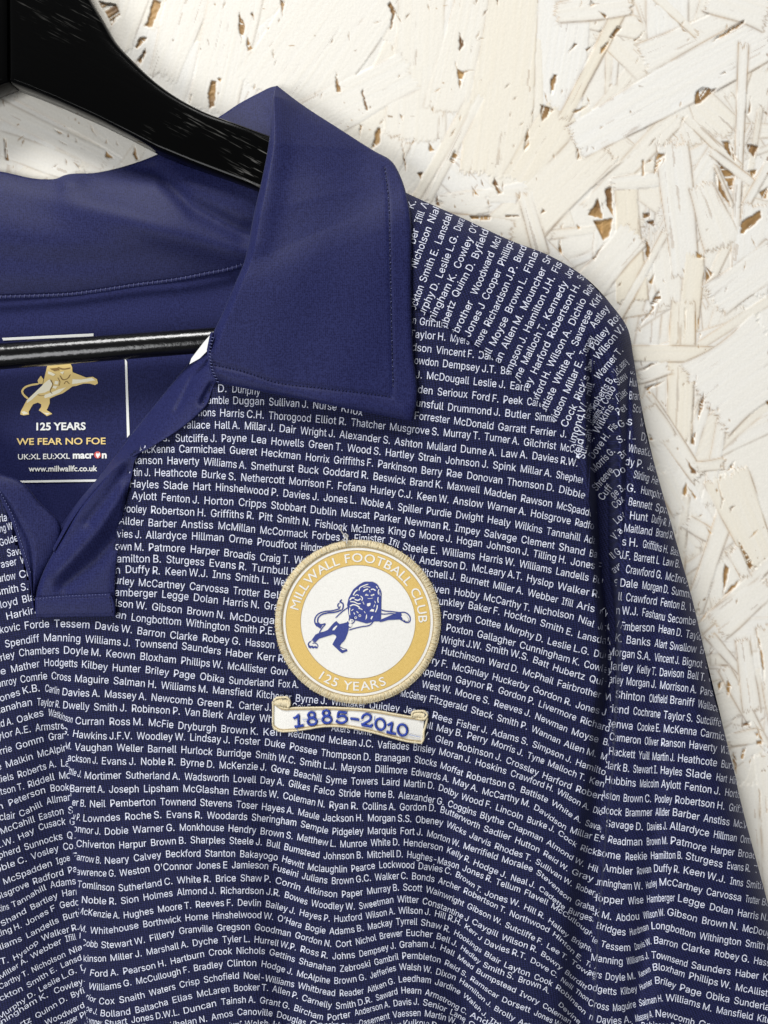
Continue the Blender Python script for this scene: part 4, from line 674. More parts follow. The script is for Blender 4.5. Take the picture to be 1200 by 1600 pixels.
def gap(poly, depth=1.7, seed=0, keep=0.3):
    p = np.array(poly, float)
    i0 = np.searchsorted(GX, p[:, 0].min() - 8); i1 = np.searchsorted(GX, p[:, 0].max() + 8)
    j0 = np.searchsorted(GY, p[:, 1].min() - 8); j1 = np.searchsorted(GY, p[:, 1].max() + 8)
    if i1 <= i0 or j1 <= j0: return
    s = (slice(j0, j1), slice(i0, i1)); x = XX[s] + 3.4 * (FINE[s] - 0.5); y = YY[s] + 3.4 * (FINE[::-1][s] - 0.5)
    k = inside(x, y, p); d = segdist(x, y, np.vstack([p, p[:1]])); sd = np.where(k, d, -d)
    r = np.random.RandomState(seed + 11); ang = r.rand() * 3.14
    q = STREAK[((XX[s] * math.sin(ang) + YY[s] * math.cos(ang)) * 1.2).astype(int) % TN, ((XX[s] * math.cos(ang) - YY[s] * math.sin(ang)) * 0.4).astype(int) % TN]
    inn = np.clip((sd + 0.6) / 2.2, 0, 1)
    BH[s] = BH[s] - inn * (depth * (0.55 + 0.9 * q))
    pn = np.clip((q - 0.55) * 9, 0, 1) * keep * 2.4 * (MID[s] > 0.42)
    BP[s] = np.where(sd > -0.8, np.minimum(BP[s], np.clip(1 - inn * 1.2, 0, 1) + np.clip(pn, 0, 1) * inn), BP[s])
# broad strands everywhere, then the ones that can be told apart
rs = np.random.RandomState(21)
for k in range(980):
    cx, cy = rs.uniform(-400, 1500), rs.uniform(-260, 1950); a = rs.normal(1.9, 0.75); L = rs.uniform(110, 300)
    if cx < 860 and cy < 330: wd_ = rs.choice([50, 70, 90, 110]); L *= 1.3; a = rs.normal(1.85, 0.3)
    else: wd_ = rs.choice([9, 14, 20, 28, 40, 60])
    strand(cx - L / 2 * math.cos(a), cy - L / 2 * math.sin(a), cx + L / 2 * math.cos(a), cy + L / 2 * math.sin(a),
           wd_, -0.22 + 0.00012 * k + rs.uniform(0, .05), rs.uniform(0.3, 0.7), 100 + k, wear=0.12 if cx < 860 and cy < 330 else 0.5)
STR = [(215, -20, 185, 75, 44, .55), (300, -20, 255, 120, 58, .5), (375, -30, 330, 175, 80, .5), (430, 160, 570, -40, 150, .5), (660, -20, 648, 220, 84, .6),
       (742, -20, 700, 175, 66, .6), (805, -20, 770, 275, 92, .8), (470, 200, 640, 110, 70, .5), (620, 215, 560, 330, 60, .55), (735, 160, 650, 310, 16, .75), (752, 150, 668, 315, 12, .6),
       (880, 175, 812, 285, 58, .85), (940, 225, 785, 378, 84, .7), (762, 306, 822, 300, 28, .5), (820, 303, 846, 398, 25, .6), (688, 322, 764, 314, 36, .5), (700, 345, 800, 362, 30, .5),
       (1005, 95, 1215, 5, 56, .45), (899, 222, 1215, 45, 68, .35), (985, -15, 882, 184, 20, .9), (870, 20, 985, 5, 36, .5), (1020, -10, 1090, 55, 14, .6), (1110, -10, 1200, 20, 60, .45),
       (1162, 70, 1146, 445, 14, .4), (1070, 182, 1156, 264, 14, .6), (978, 293, 988, 470, 42, .95), (955, 288, 1046, 278, 22, .5), (1050, 225, 1072, 430, 48, .4), (1041, 362, 962, 505, 12, .55),
       (1086, 398, 1076, 515, 30, .85), (1112, 238, 1180, 290, 13, .5), (1202, 255, 1163, 325, 14, .45), (1118, 260, 1144, 322, 6, .6), (915, 455, 992, 365, 52, .5), (1095, 290, 1130, 385, 50, .5),
       (1185, 320, 1170, 460, 55, .35), (1115, 470, 1215, 400, 60, .4), (1068, 470, 1061, 692, 40, .8), (985, 552, 1176, 554, 23, .75), (1100, 625, 1215, 545, 130, .4), (1003, 618, 1092, 748, 28, .5),
       (997, 590, 1046, 574, 22, .5), (1007, 640, 1040, 690, 40, .5), (1072, 773, 1060, 905, 15, .6), (1072, 815, 1117, 842, 22, .5), (1137, 795, 1083, 955, 30, .55), (1134, 742, 1192, 882, 62, .75),
       (1215, 868, 1092, 985, 18, .55), (1120, 978, 1200, 915, 44, .5), (1145, 860, 1165, 900, 20, .5), (1110, 994, 1168, 1062, 14, .5), (1131, 1044, 1198, 1168, 18, .5), (1136, 1158, 1190, 1148, 22, .55),
       (1165, 1225, 1178, 1390, 42, .5), (1196, 1180, 1215, 1420, 36, .55), (1195, 980, 1215, 1130, 30, .5), (1160, 1000, 1175, 1110, 26, .45), (1090, 730, 1130, 725, 18, .6), (1030, 740, 1062, 800, 30, .5),
       (-20, 160, 165, 252, 30, .5), (30, 140, 205, 235, 34, .55), (-20, 215, 120, 268, 36, .5), (150, 185, 215, 245, 30, .5), (196, 262, 232, 210, 20, .6)]
for k, (a, b, c, d, e, t) in enumerate(STR):
    strand(a, b, c, d, e, 0.02 + 0.004 * (k % 9), t, 900 + k, wear=0.3 if c < 860 and d < 330 else 0.7)
GAPS = [[(154, 3), (182, 6), (188, 25), (174, 40), (168, 25)], [(239, 0), (253, 3), (238, 42), (226, 42), (232, 28)], [(219, 58), (231, 58), (214, 76), (211, 73)], [(228, 75), (229, 82), (219, 100), (214, 95)],
 [(374, 18), (384, 42), (378, 61), (373, 51)], [(386, 57), (396, 76), (386, 81)], [(396, 18), (398, 34), (391, 21)], [(439, 0), (446, 3), (441, 27)], [(330, 126), (338, 127), (335, 167), (327, 170), (325, 147)],
 [(340, 123), (347, 123), (345, 130)], [(297, 150), (300, 147), (297, 160)], [(610, 2), (628, 34), (627, 37), (618, 20), (611, 47), (609, 45), (613, 23), (605, 8)], [(718, 50), (725, 68), (719, 81), (716, 78)],
 [(711, 96), (715, 109), (726, 112), (719, 139), (715, 122)], [(525, 112), (533, 144), (525, 144)], [(566, 136), (576, 173), (571, 171), (565, 144)], [(625, 177), (628, 180), (629, 187), (626, 183)],
 [(589, 200), (594, 198), (594, 224), (580, 234), (584, 218)], [(562, 195), (566, 195), (562, 217)], [(670, 221), (679, 235), (671, 237)], [(630, 224), (634, 259), (631, 259)], [(712, 232), (716, 244), (708, 256), (702, 252)],
 [(775, 0), (779, 0), (777, 11)], [(628, 224), (635, 268), (633, 268)], [(652, 270), (660, 269), (657, 283)], [(773, 278), (786, 302), (777, 303), (770, 287)], [(737, 289), (749, 306), (742, 304)],
 [(733, 338), (767, 337), (767, 343), (736, 344)], [(789, 337), (812, 336), (812, 339), (789, 340)], [(844, 163), (866, 171), (846, 191)], [(825, 197), (827, 227), (820, 236), (818, 228)], [(904, 235), (907, 248), (901, 249)],
 [(892, 176), (923, 160), (900, 177)], [(934, 310), (938, 330), (928, 323)], [(927, 344), (940, 344), (940, 367), (933, 355)], [(875, 375), (879, 398), (872, 395)], [(682, 304), (689, 323), (681, 319)], [(848, 326), (853, 330), (844, 336)],
 [(924, 0), (929, 7), (922, 11)], [(936, 18), (948, 24), (945, 30)], [(898, 67), (904, 68), (887, 84)], [(965, 40), (972, 42), (958, 61), (952, 59)], [(953, 61), (945, 79), (936, 86), (939, 75)], [(929, 68), (918, 81), (915, 78)],
 [(941, 45), (938, 52), (934, 51)], [(1009, 47), (992, 65), (990, 63)], [(1058, 35), (1075, 51), (1068, 48)], [(1164, 30), (1163, 37), (1138, 52), (1113, 65), (1121, 57), (1143, 44)], [(1133, 112), (1135, 115), (1125, 115)],
 [(1095, 137), (1121, 139), (1096, 160), (1086, 164), (1086, 144)], [(1173, 150), (1172, 173), (1167, 181)], [(1184, 161), (1200, 178), (1200, 184)], [(1128, 221), (1140, 221), (1150, 241), (1149, 252), (1132, 235)],
 [(1167, 225), (1186, 228), (1177, 246), (1169, 235)], [(1031, 211), (1027, 244), (1023, 256)], [(1041, 234), (1038, 249), (1033, 260)], [(866, 116), (871, 118), (863, 147), (860, 147), (860, 125)], [(894, 218), (905, 235), (900, 249), (901, 235)],
 [(1068, 181), (1070, 183), (1063, 196)], [(1003, 251), (1004, 275), (1007, 274), (1006, 250)], [(1027, 240), (1040, 240), (1021, 274), (1023, 254)], [(945, 295), (955, 291), (958, 339), (948, 322)], [(935, 311), (942, 342), (918, 336)],
 [(927, 345), (958, 341), (952, 370), (942, 376)], [(1004, 333), (1016, 332), (1016, 339), (1004, 342)], [(1010, 346), (1023, 343), (1023, 355)], [(1009, 373), (1017, 387), (1013, 407), (1009, 399)],
 [(1119, 251), (1148, 274), (1143, 302), (1129, 271)], [(1116, 263), (1143, 325), (1126, 302), (1116, 285)], [(1166, 267), (1183, 265), (1176, 278)], [(1186, 301), (1200, 291), (1197, 311), (1191, 311)],
 [(1160, 345), (1189, 328), (1189, 342), (1162, 365), (1155, 365)], [(1023, 427), (1019, 444), (1013, 441)], [(1030, 452), (1033, 467), (1019, 484), (1016, 475)], [(1036, 435), (1040, 443), (1037, 440)], [(1087, 393), (1104, 404), (1087, 403)],
 [(1102, 416), (1115, 427), (1102, 441)], [(902, 350), (907, 356), (902, 359)], [(873, 376), (878, 393), (874, 399)], [(925, 404), (945, 379), (928, 407)], [(1087, 586), (1081, 675), (1079, 684), (1084, 619)],
 [(1099, 614), (1100, 632), (1090, 660), (1092, 632)], [(1079, 684), (1087, 675), (1085, 695), (1079, 693)], [(1027, 566), (1012, 576), (997, 581), (1016, 569)], [(1007, 606), (1042, 593), (1016, 608), (1015, 617)],
 [(1014, 677), (1021, 688), (1015, 688)], [(1072, 717), (1090, 740), (1081, 740)], [(1196, 627), (1204, 625), (1204, 640)], [(1133, 736), (1148, 720), (1146, 729)], [(1070, 480), (1072, 480), (1069, 528)], [(1020, 480), (1024, 480), (988, 524)],
 [(1093, 521), (1096, 522), (1092, 532)], [(1073, 720), (1094, 755), (1084, 739)], [(1072, 753), (1075, 764), (1071, 776), (1065, 772)], [(1074, 758), (1088, 776), (1086, 781)], [(1121, 750), (1130, 780), (1125, 800), (1128, 780)],
 [(1152, 842), (1157, 848), (1178, 884), (1171, 890)], [(1133, 881), (1140, 888), (1129, 932), (1130, 895)], [(1140, 918), (1157, 904), (1149, 918), (1128, 933)], [(1103, 823), (1113, 832), (1110, 836)], [(1104, 955), (1101, 965), (1094, 974), (1100, 960)],
 [(1054, 823), (1057, 832), (1055, 836)], [(1143, 858), (1146, 858), (1144, 863)], [(1093, 881), (1094, 882), (1080, 923)], [(1073, 825), (1074, 826), (1067, 880)], [(1181, 981), (1187, 1001), (1193, 1032), (1195, 1080), (1189, 1032)],
 [(1120, 1069), (1131, 1063), (1123, 1080)], [(1136, 1059), (1143, 1072), (1137, 1090), (1135, 1077)], [(1161, 1130), (1173, 1127), (1174, 1133), (1161, 1135)], [(1178, 1127), (1195, 1161), (1189, 1156)], [(1178, 1145), (1185, 1144), (1183, 1151)],
 [(1183, 1158), (1191, 1157), (1191, 1164), (1183, 1164)], [(1145, 1175), (1151, 1190), (1151, 1212), (1144, 1190)], [(1160, 1170), (1165, 1169), (1161, 1187), (1157, 1185)], [(1185, 1232), (1187, 1234), (1191, 1292)], [(1196, 1242), (1199, 1271), (1197, 1271)],
 [(6, 215), (10, 217), (14, 252), (8, 250)], [(141, 195), (150, 213), (144, 204)], [(118, 214), (121, 222), (119, 222)], [(166, 235), (178, 248), (164, 246)], [(115, 252), (126, 259), (124, 264)], [(131, 259), (135, 271), (133, 269)],
 [(183, 220), (186, 229), (183, 226)], [(166, 218), (168, 225), (165, 224)], [(82, 200), (100, 210), (93, 209)], [(210, 228), (217, 250), (213, 250), (208, 241)], [(91, 218), (106, 227), (98, 224)]]
for k, g in enumerate(GAPS): gap(g, 0.75, k, 0.45)
# short splits along the grain
for k in range(1000):
    x, y = rs.uniform(-200, 1400), rs.uniform(-200, 1700); a = rs.normal(1.9, 0.5); L = rs.uniform(4, 16) * (1.6 if rs.rand() < .2 else 1)
    dx, dy = math.cos(a) * L / 2, math.sin(a) * L / 2; t = rs.uniform(0.9, 1.7)
    gap([(x - dx, y - dy), (x - dy / L * t * 2, y + dx / L * t * 2), (x + dx, y + dy), (x + dy / L * t * 2, y - dx / L * t * 2)], 0.35, k, 0.2)
# flecks where the paint has come off
fl = vnoise(XX.shape, (420, 330), 31) * vnoise(XX.shape, (34, 26), 32)
BP = np.minimum(BP, 1 - np.clip((fl - 0.76) * 9, 0, 0.8))
BH += 0.05 * (FINE - 0.5)

def board_mat():
    m = bpy.data.materials.new('painted_strand_board'); m.use_nodes = True
    b = m.node_tree.nodes['Principled BSDF']
    at = nd(m, 'ShaderNodeAttribute', attribute_name='paint'); tn = nd(m, 'ShaderNodeAttribute', attribute_name='tone')
    tc = nd(m, 'ShaderNodeTexCoord'); nz = nd(m, 'ShaderNodeTexNoise'); nz.inputs['Scale'].default_value = 900; nz.inputs['Detail'].default_value = 4
    n2 = nd(m, 'ShaderNodeTexNoise'); n2.inputs['Scale'].default_value = 60; n2.inputs['Detail'].default_value = 5
    lk(m, tc.outputs['Object'], nz.inputs['Vector']); lk(m, tc.outputs['Object'], n2.inputs['Vector'])
    cr = nd(m, 'ShaderNodeValToRGB'); lk(m, tn.outputs['Fac'], cr.inputs['Fac'])
    cr.color_ramp.elements[0].position = 0.2; cr.color_ramp.elements[0].color = (0.79, 0.777, 0.74, 1)
    cr.color_ramp.elements[1].position = 0.95; cr.color_ramp.elements[1].color = (0.78, 0.72, 0.60, 1)
    wd = nd(m, 'ShaderNodeValToRGB'); lk(m, n2.outputs['Fac'], wd.inputs['Fac'])
    wd.color_ramp.elements[0].position = 0.35; wd.color_ramp.elements[0].color = (0.16, 0.085, 0.035, 1)
    wd.color_ramp.elements[1].position = 0.68; wd.color_ramp.elements[1].color = (0.46, 0.28, 0.11, 1)
    mx = nd(m, 'ShaderNodeMix', data_type='RGBA'); lk(m, at.outputs['Fac'], mx.inputs[0]); lk(m, wd.outputs['Color'], mx.inputs[6]); lk(m, cr.outputs['Color'], mx.inputs[7])
    hs = nd(m, 'ShaderNodeHueSaturation'); lk(m, mx.outputs[2], hs.inputs['Color'])
    mr = nd(m, 'ShaderNodeMapRange'); lk(m, nz.outputs['Fac'], mr.inputs[0]); mr.inputs[3].default_value = 0.93; mr.inputs[4].default_value = 1.06
    lk(m, mr.outputs[0], hs.inputs['Value']); lk(m, hs.outputs['Color'], b.inputs['Base Color'])
    b.inputs['Roughness'].default_value = 0.55; b.inputs['Specular IOR Level'].default_value = 0.3
    bp = nd(m, 'ShaderNodeBump'); bp.inputs['Strength'].default_value = 0.25; bp.inputs['Distance'].default_value = 0.0003
    lk(m, nz.outputs['Fac'], bp.inputs['Height']); lk(m, bp.outputs['Normal'], b.inputs['Normal'])
    return m
MB = board_mat()
nr, nc = XX.shape
f = gridfaces(nr, nc)
cx = XX.ravel()[f[:, 0]]; cy = YY.ravel()[f[:, 0]]
hid = (cx > -250) & (cx < 840) & (cy > 640) & (cy < 1750)
f = f[~hid]
used = np.unique(f); mp = np.zeros(nr * nc, np.int64); mp[used] = np.arange(len(used))
V = P(XX, YY, BH).reshape(-1, 3)[used]
# slab behind the strands, wider than the photograph
n0 = len(V)
board = build('strand_board', V, mp[f], [MB])
for nm, arr in (('paint', BP), ('tone', BT)):
    a = board.data.attributes.new(nm, 'FLOAT', 'POINT'); a.data.foreach_set('value', arr.ravel()[used].astype(np.float32))
board['label'] = 'white painted oriented strand board behind the hanging shirt, brown wood showing in the gaps'
board['category'] = 'board'
sv = [(x, y, z) for y in (0.004, 0.018) for x in (-0.6, 0.6) for z in (-0.75, 0.75)]
sf = [(0, 1, 3, 2), (4, 6, 7, 5), (0, 4, 5, 1), (2, 3, 7, 6), (0, 2, 6, 4), (1, 5, 7, 3)]
core = build('board_core', sv, sf, [mat('plain_board_paint', (0.76, 0.74, 0.69), 0.6)], board, smooth=False)
# ------------------------------------------------------------------ cloth materials
def cloth(name, col, col2, rough, sheen, scale, ang, bump=0.35, spec=0.35, depth=0.00025, wv=1.0):
    m = bpy.data.materials.new(name); m.use_nodes = True
    b = m.node_tree.nodes['Principled BSDF']
    tc = nd(m, 'ShaderNodeTexCoord'); mp = nd(m, 'ShaderNodeMapping'); mp.inputs['Rotation'].default_value = (0, math.radians(ang), 0)
    lk(m, tc.outputs['Object'], mp.inputs['Vector'])
    w1 = nd(m, 'ShaderNodeTexWave', wave_type='BANDS', bands_direction='Z'); w1.inputs['Scale'].default_value = scale; w1.inputs['Distortion'].default_value = 1.2
    w1.inputs['Detail'].default_value = 1.0; w1.inputs['Detail Scale'].default_value = 3.0
    w2 = nd(m, 'ShaderNodeTexWave', wave_type='BANDS', bands_direction='X'); w2.inputs['Scale'].default_value = scale * 0.8; w2.inputs['Distortion'].default_value = 0.8
    lk(m, mp.outputs['Vector'], w1.inputs['Vector']); lk(m, mp.outputs['Vector'], w2.inputs['Vector'])
    mu = nd(m, 'ShaderNodeMath', operation='MULTIPLY'); lk(m, w1.outputs['Fac'], mu.inputs[0]); lk(m, w2.outputs['Fac'], mu.inputs[1])
    nz = nd(m, 'ShaderNodeTexNoise'); nz.inputs['Scale'].default_value = 1400; nz.inputs['Detail'].default_value = 2; lk(m, tc.outputs['Object'], nz.inputs['Vector'])
    ad = nd(m, 'ShaderNodeMath', operation='MULTIPLY_ADD'); lk(m, mu.outputs[0], ad.inputs[0]); ad.inputs[1].default_value = wv * 0.8; lk(m, nz.outputs['Fac'], ad.inputs[2])
    cr = nd(m, 'ShaderNodeValToRGB'); lk(m, ad.outputs[0], cr.inputs['Fac'])
    cr.color_ramp.elements[0].position = 0.40 - 0.06 * wv; cr.color_ramp.elements[0].color = (*col, 1)
    cr.color_ramp.elements[1].position = 0.56 + 0.44 * wv; cr.color_ramp.elements[1].color = (*col2, 1)
    lk(m, cr.outputs['Color'], b.inputs['Base Color'])
    bp = nd(m, 'ShaderNodeBump'); bp.inputs['Strength'].default_value = bump; bp.inputs['Distance'].default_value = depth
    lk(m, ad.outputs[0], bp.inputs['Height'])
    n3 = nd(m, 'ShaderNodeTexNoise'); n3.inputs['Scale'].default_value = 55; n3.inputs['Detail'].default_value = 3; lk(m, tc.outputs['Object'], n3.inputs['Vector'])
    b2 = nd(m, 'ShaderNodeBump'); b2.inputs['Strength'].default_value = 0.22; b2.inputs['Distance'].default_value = 0.0012
    lk(m, n3.outputs['Fac'], b2.inputs['Height']); lk(m, bp.outputs['Normal'], b2.inputs['Normal']); lk(m, b2.outputs['Normal'], b.inputs['Normal'])
    b.inputs['Roughness'].default_value = rough; b.inputs['Specular IOR Level'].default_value = spec
    b.inputs['Sheen Weight'].default_value = sheen; b.inputs['Sheen Roughness'].default_value = 0.4; b.inputs['Sheen Tint'].default_value = (0.55, 0.6, 1.0, 1)
    return m
M_PRINT = cloth('printed_polyester', (0.002, 0.003, 0.014), (0.018, 0.021, 0.080), 0.7, 0.04, 310, 8, spec=0.16)
M_PRINT2 = cloth('printed_polyester_sleeve', (0.002, 0.003, 0.015), (0.018, 0.021, 0.084), 0.7, 0.04, 310, 25, spec=0.16)
M_PLAIN = cloth('navy_satin_polyester', (0.0062, 0.0070, 0.046), (0.0180, 0.0222, 0.094), 0.58, 0.05, 430, 2, 0.16, spec=0.18, wv=0.3)
M_BACK = cloth('navy_back_polyester', (0.0064, 0.0076, 0.050), (0.0165, 0.0208, 0.094), 0.6, 0.05, 430, 4, 0.16, spec=0.16, wv=0.3)
M_TEXT = cloth('pale_print', (0.50, 0.53, 0.68), (0.86, 0.88, 0.97), 0.7, 0.0, 310, 8, 0.3, spec=0.2)
M_WHITE = mat('white_print', (0.85, 0.85, 0.83), 0.6, 0.3)
M_RED = mat('red_print', (0.62, 0.10, 0.09), 0.6, 0.3)
M_GOLD = mat('gold_foil_print', (0.78, 0.58, 0.22), 0.4, 0.5, Metallic=0.15)
M_GOLDL = mat('pale_gold_foil_print', (0.92, 0.86, 0.66), 0.4, 0.5, Metallic=0.2)
M_GOLDB = mat('brown_foil_print', (0.26, 0.15, 0.04), 0.45, 0.4)
M_THREAD = mat('navy_thread', (0.012, 0.014, 0.05), 0.6, 0.3)
M_THREADL = mat('light_navy_thread', (0.11, 0.125, 0.27), 0.5, 0.4)
# ------------------------------------------------------------------ the shirt
shirt = thing('polo_shirt', 'navy polo shirt covered in printed names, with a round lion badge, on the hanger', 'shirt', P(560, 1400, 3))

# sleeve and shoulder, one cloth from the raglan seam to the outer edge
SL = [(560, 300), (575, 380), (610, 455), (645, 481), (693, 509), (739, 540), (784, 572), (829, 616), (863, 655), (893, 691), (908, 740), (916, 778), (925, 812),
      (936, 872), (945, 934), (953, 1010), (951, 1140), (939, 1280), (933, 1355), (925, 1440), (916, 1600), (908, 1730), (893, 1960)]
SR = [(560, 262), (600, 284), (660, 312), (720, 339), (796, 375), (862, 403), (915, 435), (955, 477), (980, 513), (990, 560), (1003, 637), (1020, 712), (1042, 793),
      (1062, 865), (1081, 933), (1100, 1012), (1131, 1140), (1164, 1280), (1185, 1355), (1207, 1440), (1256, 1600), (1297, 1730), (1372, 1950)]
def resil(p):   # put the outer points exactly on the outline
    d = np.hypot(SIL[:, 0] - p[0], SIL[:, 1] - p[1]); return tuple(SIL[d.argmin()])
SILD = resample(SIL, 2500)
SR = [tuple(SILD[np.hypot(SILD[:, 0] - a, SILD[:, 1] - b).argmin()]) for a, b in SR]
SPOLY = np.vstack([smoothline(SL, 6), np.array(SILD[(SILD[:, 1] > 262)])[::-1]])
def h_sleeve(u, v, x, y):
    k = np.clip((v - 0.02) * 20, 0, 1)
    return H(x, y) + 0.75 - 0.55 * np.exp(-(u / 0.02) ** 2) * k
VS, FS, xs, ys = ruled(SL, SR, 340, 150, h_sleeve, by_index=True, edge=0.75)
# the outer column follows the outline curve exactly
n0 = len(VS)
TV, TF = [], []
ky = lambda x, y: inside(x, y, SPOLY) & (segdist(x, y, SIL) > 1.2)
ty, fy = alltext(YOKE_ROWS, 11.5, 1.0, ky)
# names on the lower sleeve lie right of the inner fold, shoulder names left of it
foldx = lambda y: np.interp(y, [430, 520, 560, 600, 700, 760, 830, 900, 1000, 1100, 1300, 1700], [1100, 1010, 984, 981, 979, 977, 972, 966, 945, 930, 915, 880])
ty, fy = alltext(YOKE_ROWS, 11.5, 1.0, lambda x, y: ky(x, y) & (x < foldx(y)))
ts, fs = alltext(SLEEVE_ROWS, 13.0, 0.75, lambda x, y: ky(x, y) & (x > foldx(y)))
def onh(t, lift): return P(t[:, 0], t[:, 1], H(t[:, 0], t[:, 1]) + lift)
Vt = np.vstack([VS, onh(ty, 0.98), onh(ts, 0.98)])
faces = [tuple(q) for q in FS] + [tuple(q) for q in (fy + n0)] + [tuple(q) for q in (fs + n0 + len(ty))]
mi = np.r_[np.zeros(len(FS), int), np.ones(len(fy) + len(fs), int)]
build('sleeve', Vt, faces, [M_PRINT2, M_TEXT], shirt, mi)

# chest
bx = np.arange(-440, 1001, 4.5); by = np.arange(470, 1951, 4.5)
BX, BY = np.meshgrid(bx, by)
HOLE = [(-460, 420), (-292, 545), (-90, 716), (0, 769), (11, 805), (28, 858), (42, 900), (52, 945), (165, 945), (174, 880), (182, 827), (190, 781), (198, 747), (206, 708), (245, 686), (296, 654), (317, 632), (329, 600), (352, 565), (395, 520), (405, 420)]
fb = gridfaces(len(by), len(bx))
cx = BX.ravel()[fb].mean(1); cy = BY.ravel()[fb].mean(1)
chest_ok = lambda x, y: ~inside(x, y, HOLE) & (x < np.interp(y, [470, 481, 509, 540, 572, 616, 655, 691, 740, 778, 812, 872, 934, 1010, 1140, 1280, 1355, 1440, 1600, 1730, 1950],
                                                         [640, 660, 705, 751, 796, 841, 875, 904, 917, 922, 929, 938, 947, 955, 953, 942, 936, 928, 919, 911, 897]) + 4)
fb = fb[chest_ok(cx, cy)]
VB = P(BX, BY, H(BX, BY)).reshape(-1, 3)
tb, ftb = alltext(BODY_ROWS, 12.0, 0.8, lambda x, y: chest_ok(x - 3, y) & (x > -70) & (y < 1720))
def shifted(dx, dy, keep):
    c = tb[ftb].mean(1); k = keep(c[:, 0], c[:, 1]) & chest_ok(c[:, 0] + dx, c[:, 1] + dy); return tb + [dx, dy], ftb[k]
more = [shifted(-330, 0, lambda x, y: (x < 275) & (y > 560)), shifted(0, 300, lambda x, y: (y > 1300) & (y < 1600) & (x < 880)), shifted(-330, 300, lambda x, y: (y > 1300) & (y < 1600) & (x < 275))]
keepb = tb[ftb].mean(1)[:, 1] < 1600
ftb = ftb[keepb]
for t_, f_ in more: ftb = np.vstack([ftb, f_ + len(tb)]); tb = np.vstack([tb, t_])
used = np.unique(fb); mp = np.zeros(len(VB), int); mp[used] = np.arange(len(used)); VB = VB[used]; fb = mp[fb]
Vt = np.vstack([VB, onh(tb, 0.24)])
faces = [tuple(q) for q in fb] + [tuple(q) for q in (ftb + len(VB))]
mi = np.r_[np.zeros(len(fb), int), np.ones(len(ftb), int)]
build('front_panel', Vt, faces, [M_PRINT, M_TEXT], shirt, mi)

# back of the shirt, seen inside the neck
yb = np.r_[np.linspace(405, 960, 120), np.linspace(980, 1950, 46)]
L = np.stack([np.full(len(yb), -90.0), yb], -1)
silx = np.interp(yb, SIL[:, 1], SIL[:, 0]) - 2
nc = 90; u = np.linspace(0, 1, nc)
X = -440 + (silx + 440)[:, None] * u[None]; Y = yb[:, None] + 0 * X
def HB(x, y):
    return 1.0 + 2.2 * np.clip((560 - x) / 80, 0, 1) + 1.6 * np.exp(-((x - 250) / 60) ** 2 - ((y - 640) / 120) ** 2) + 0.5 * np.sin(x / 60 + y / 90)
hh = HB(X, Y); hh = 1.2 + (hh - 1.2) * np.clip((silx[:, None] - X) / 60, 0, 1)
build('back_panel', P(X, Y, hh).reshape(-1, 3), gridfaces(len(yb), nc), [M_BACK], shirt)

# neck band inside the collar
CT = [(-330, 170), (-220, 236), (-80, 262), (0, 268), (67, 280), (88, 279), (100, 274), (150, 270), (210, 255), (244, 242), (300, 205), (343, 182), (375, 161), (405, 145), (424, 136), (434, 134)]
CB = [(-330, 420), (-220, 446), (-80, 468), (0, 465), (60, 463), (85, 462), (105, 461), (154, 455), (220, 445), (260, 440), (320, 429), (376, 415), (425, 380), (450, 320), (460, 260), (462, 200)]
def h_band(u, v, x, y):
    h = 2.6 + 8.0 * np.sin(np.pi * np.clip(u, 0, 1)) ** 0.9 + 1.5 * u
    # soft folds running down to the right
    c = np.interp(x, [-80, 0, 100, 225, 330, 380], [270, 285, 310, 350, 382, 395]); h = h + 3.4 * np.exp(-((y - c) / 26) ** 2) * np.clip((x + 80) / 300, 0.25, 1)
    c2 = np.interp(x, [120, 244, 300, 375, 420], [262, 268, 322, 362, 370]); h = h - 3.8 * np.exp(-((y - c2) / 17) ** 2) * np.clip((x - 120) / 120, 0, 1)
    c3 = np.interp(x, [-80, 100, 250], [395, 410, 405]); h = h - 1.4 * np.exp(-((y - c3) / 22) ** 2) * np.clip((300 - x) / 150, 0, 1)
    h = h + 2.0 * np.exp(-((x - 110) / 26) ** 2 - ((y - 285) / 14) ** 2)
    return h + 1.0 * np.clip((x - 330) / 100, 0, 1)
VV, FF, X, Y = ruled(CT, CB, 150, 60, h_band, by_index=True)
FF = FF[:, ::-1]
nb = build('neck_band', VV, FF, [M_PLAIN], shirt, solid=0.0009)
# seam along the foot of the band, chain stitched
sp = smoothline(CB[:13], 12)
seam = resample(sp, 60)
V, Fc = tubes([P(seam[:, 0], seam[:, 1], 6.2)], 0.0009, 8)
sm = build('neck_seam', V, Fc, [M_PLAIN], shirt)
st = resample(sp, 105); zz = []
for i in range(len(st) - 1):
    a, b = st[i], st[i + 1]; t = (b - a) / np.hypot(*(b - a)); n = np.array([t[1], -t[0]])
    zz.append(P(*(np.array([a - n * 1.5, a + n * 3.6 + t * 1.2]).T), 7.3))
V, Fc = tubes(zz, 0.00026, 4); build('overlock_stitching', V, Fc, [M_THREADL], sm)

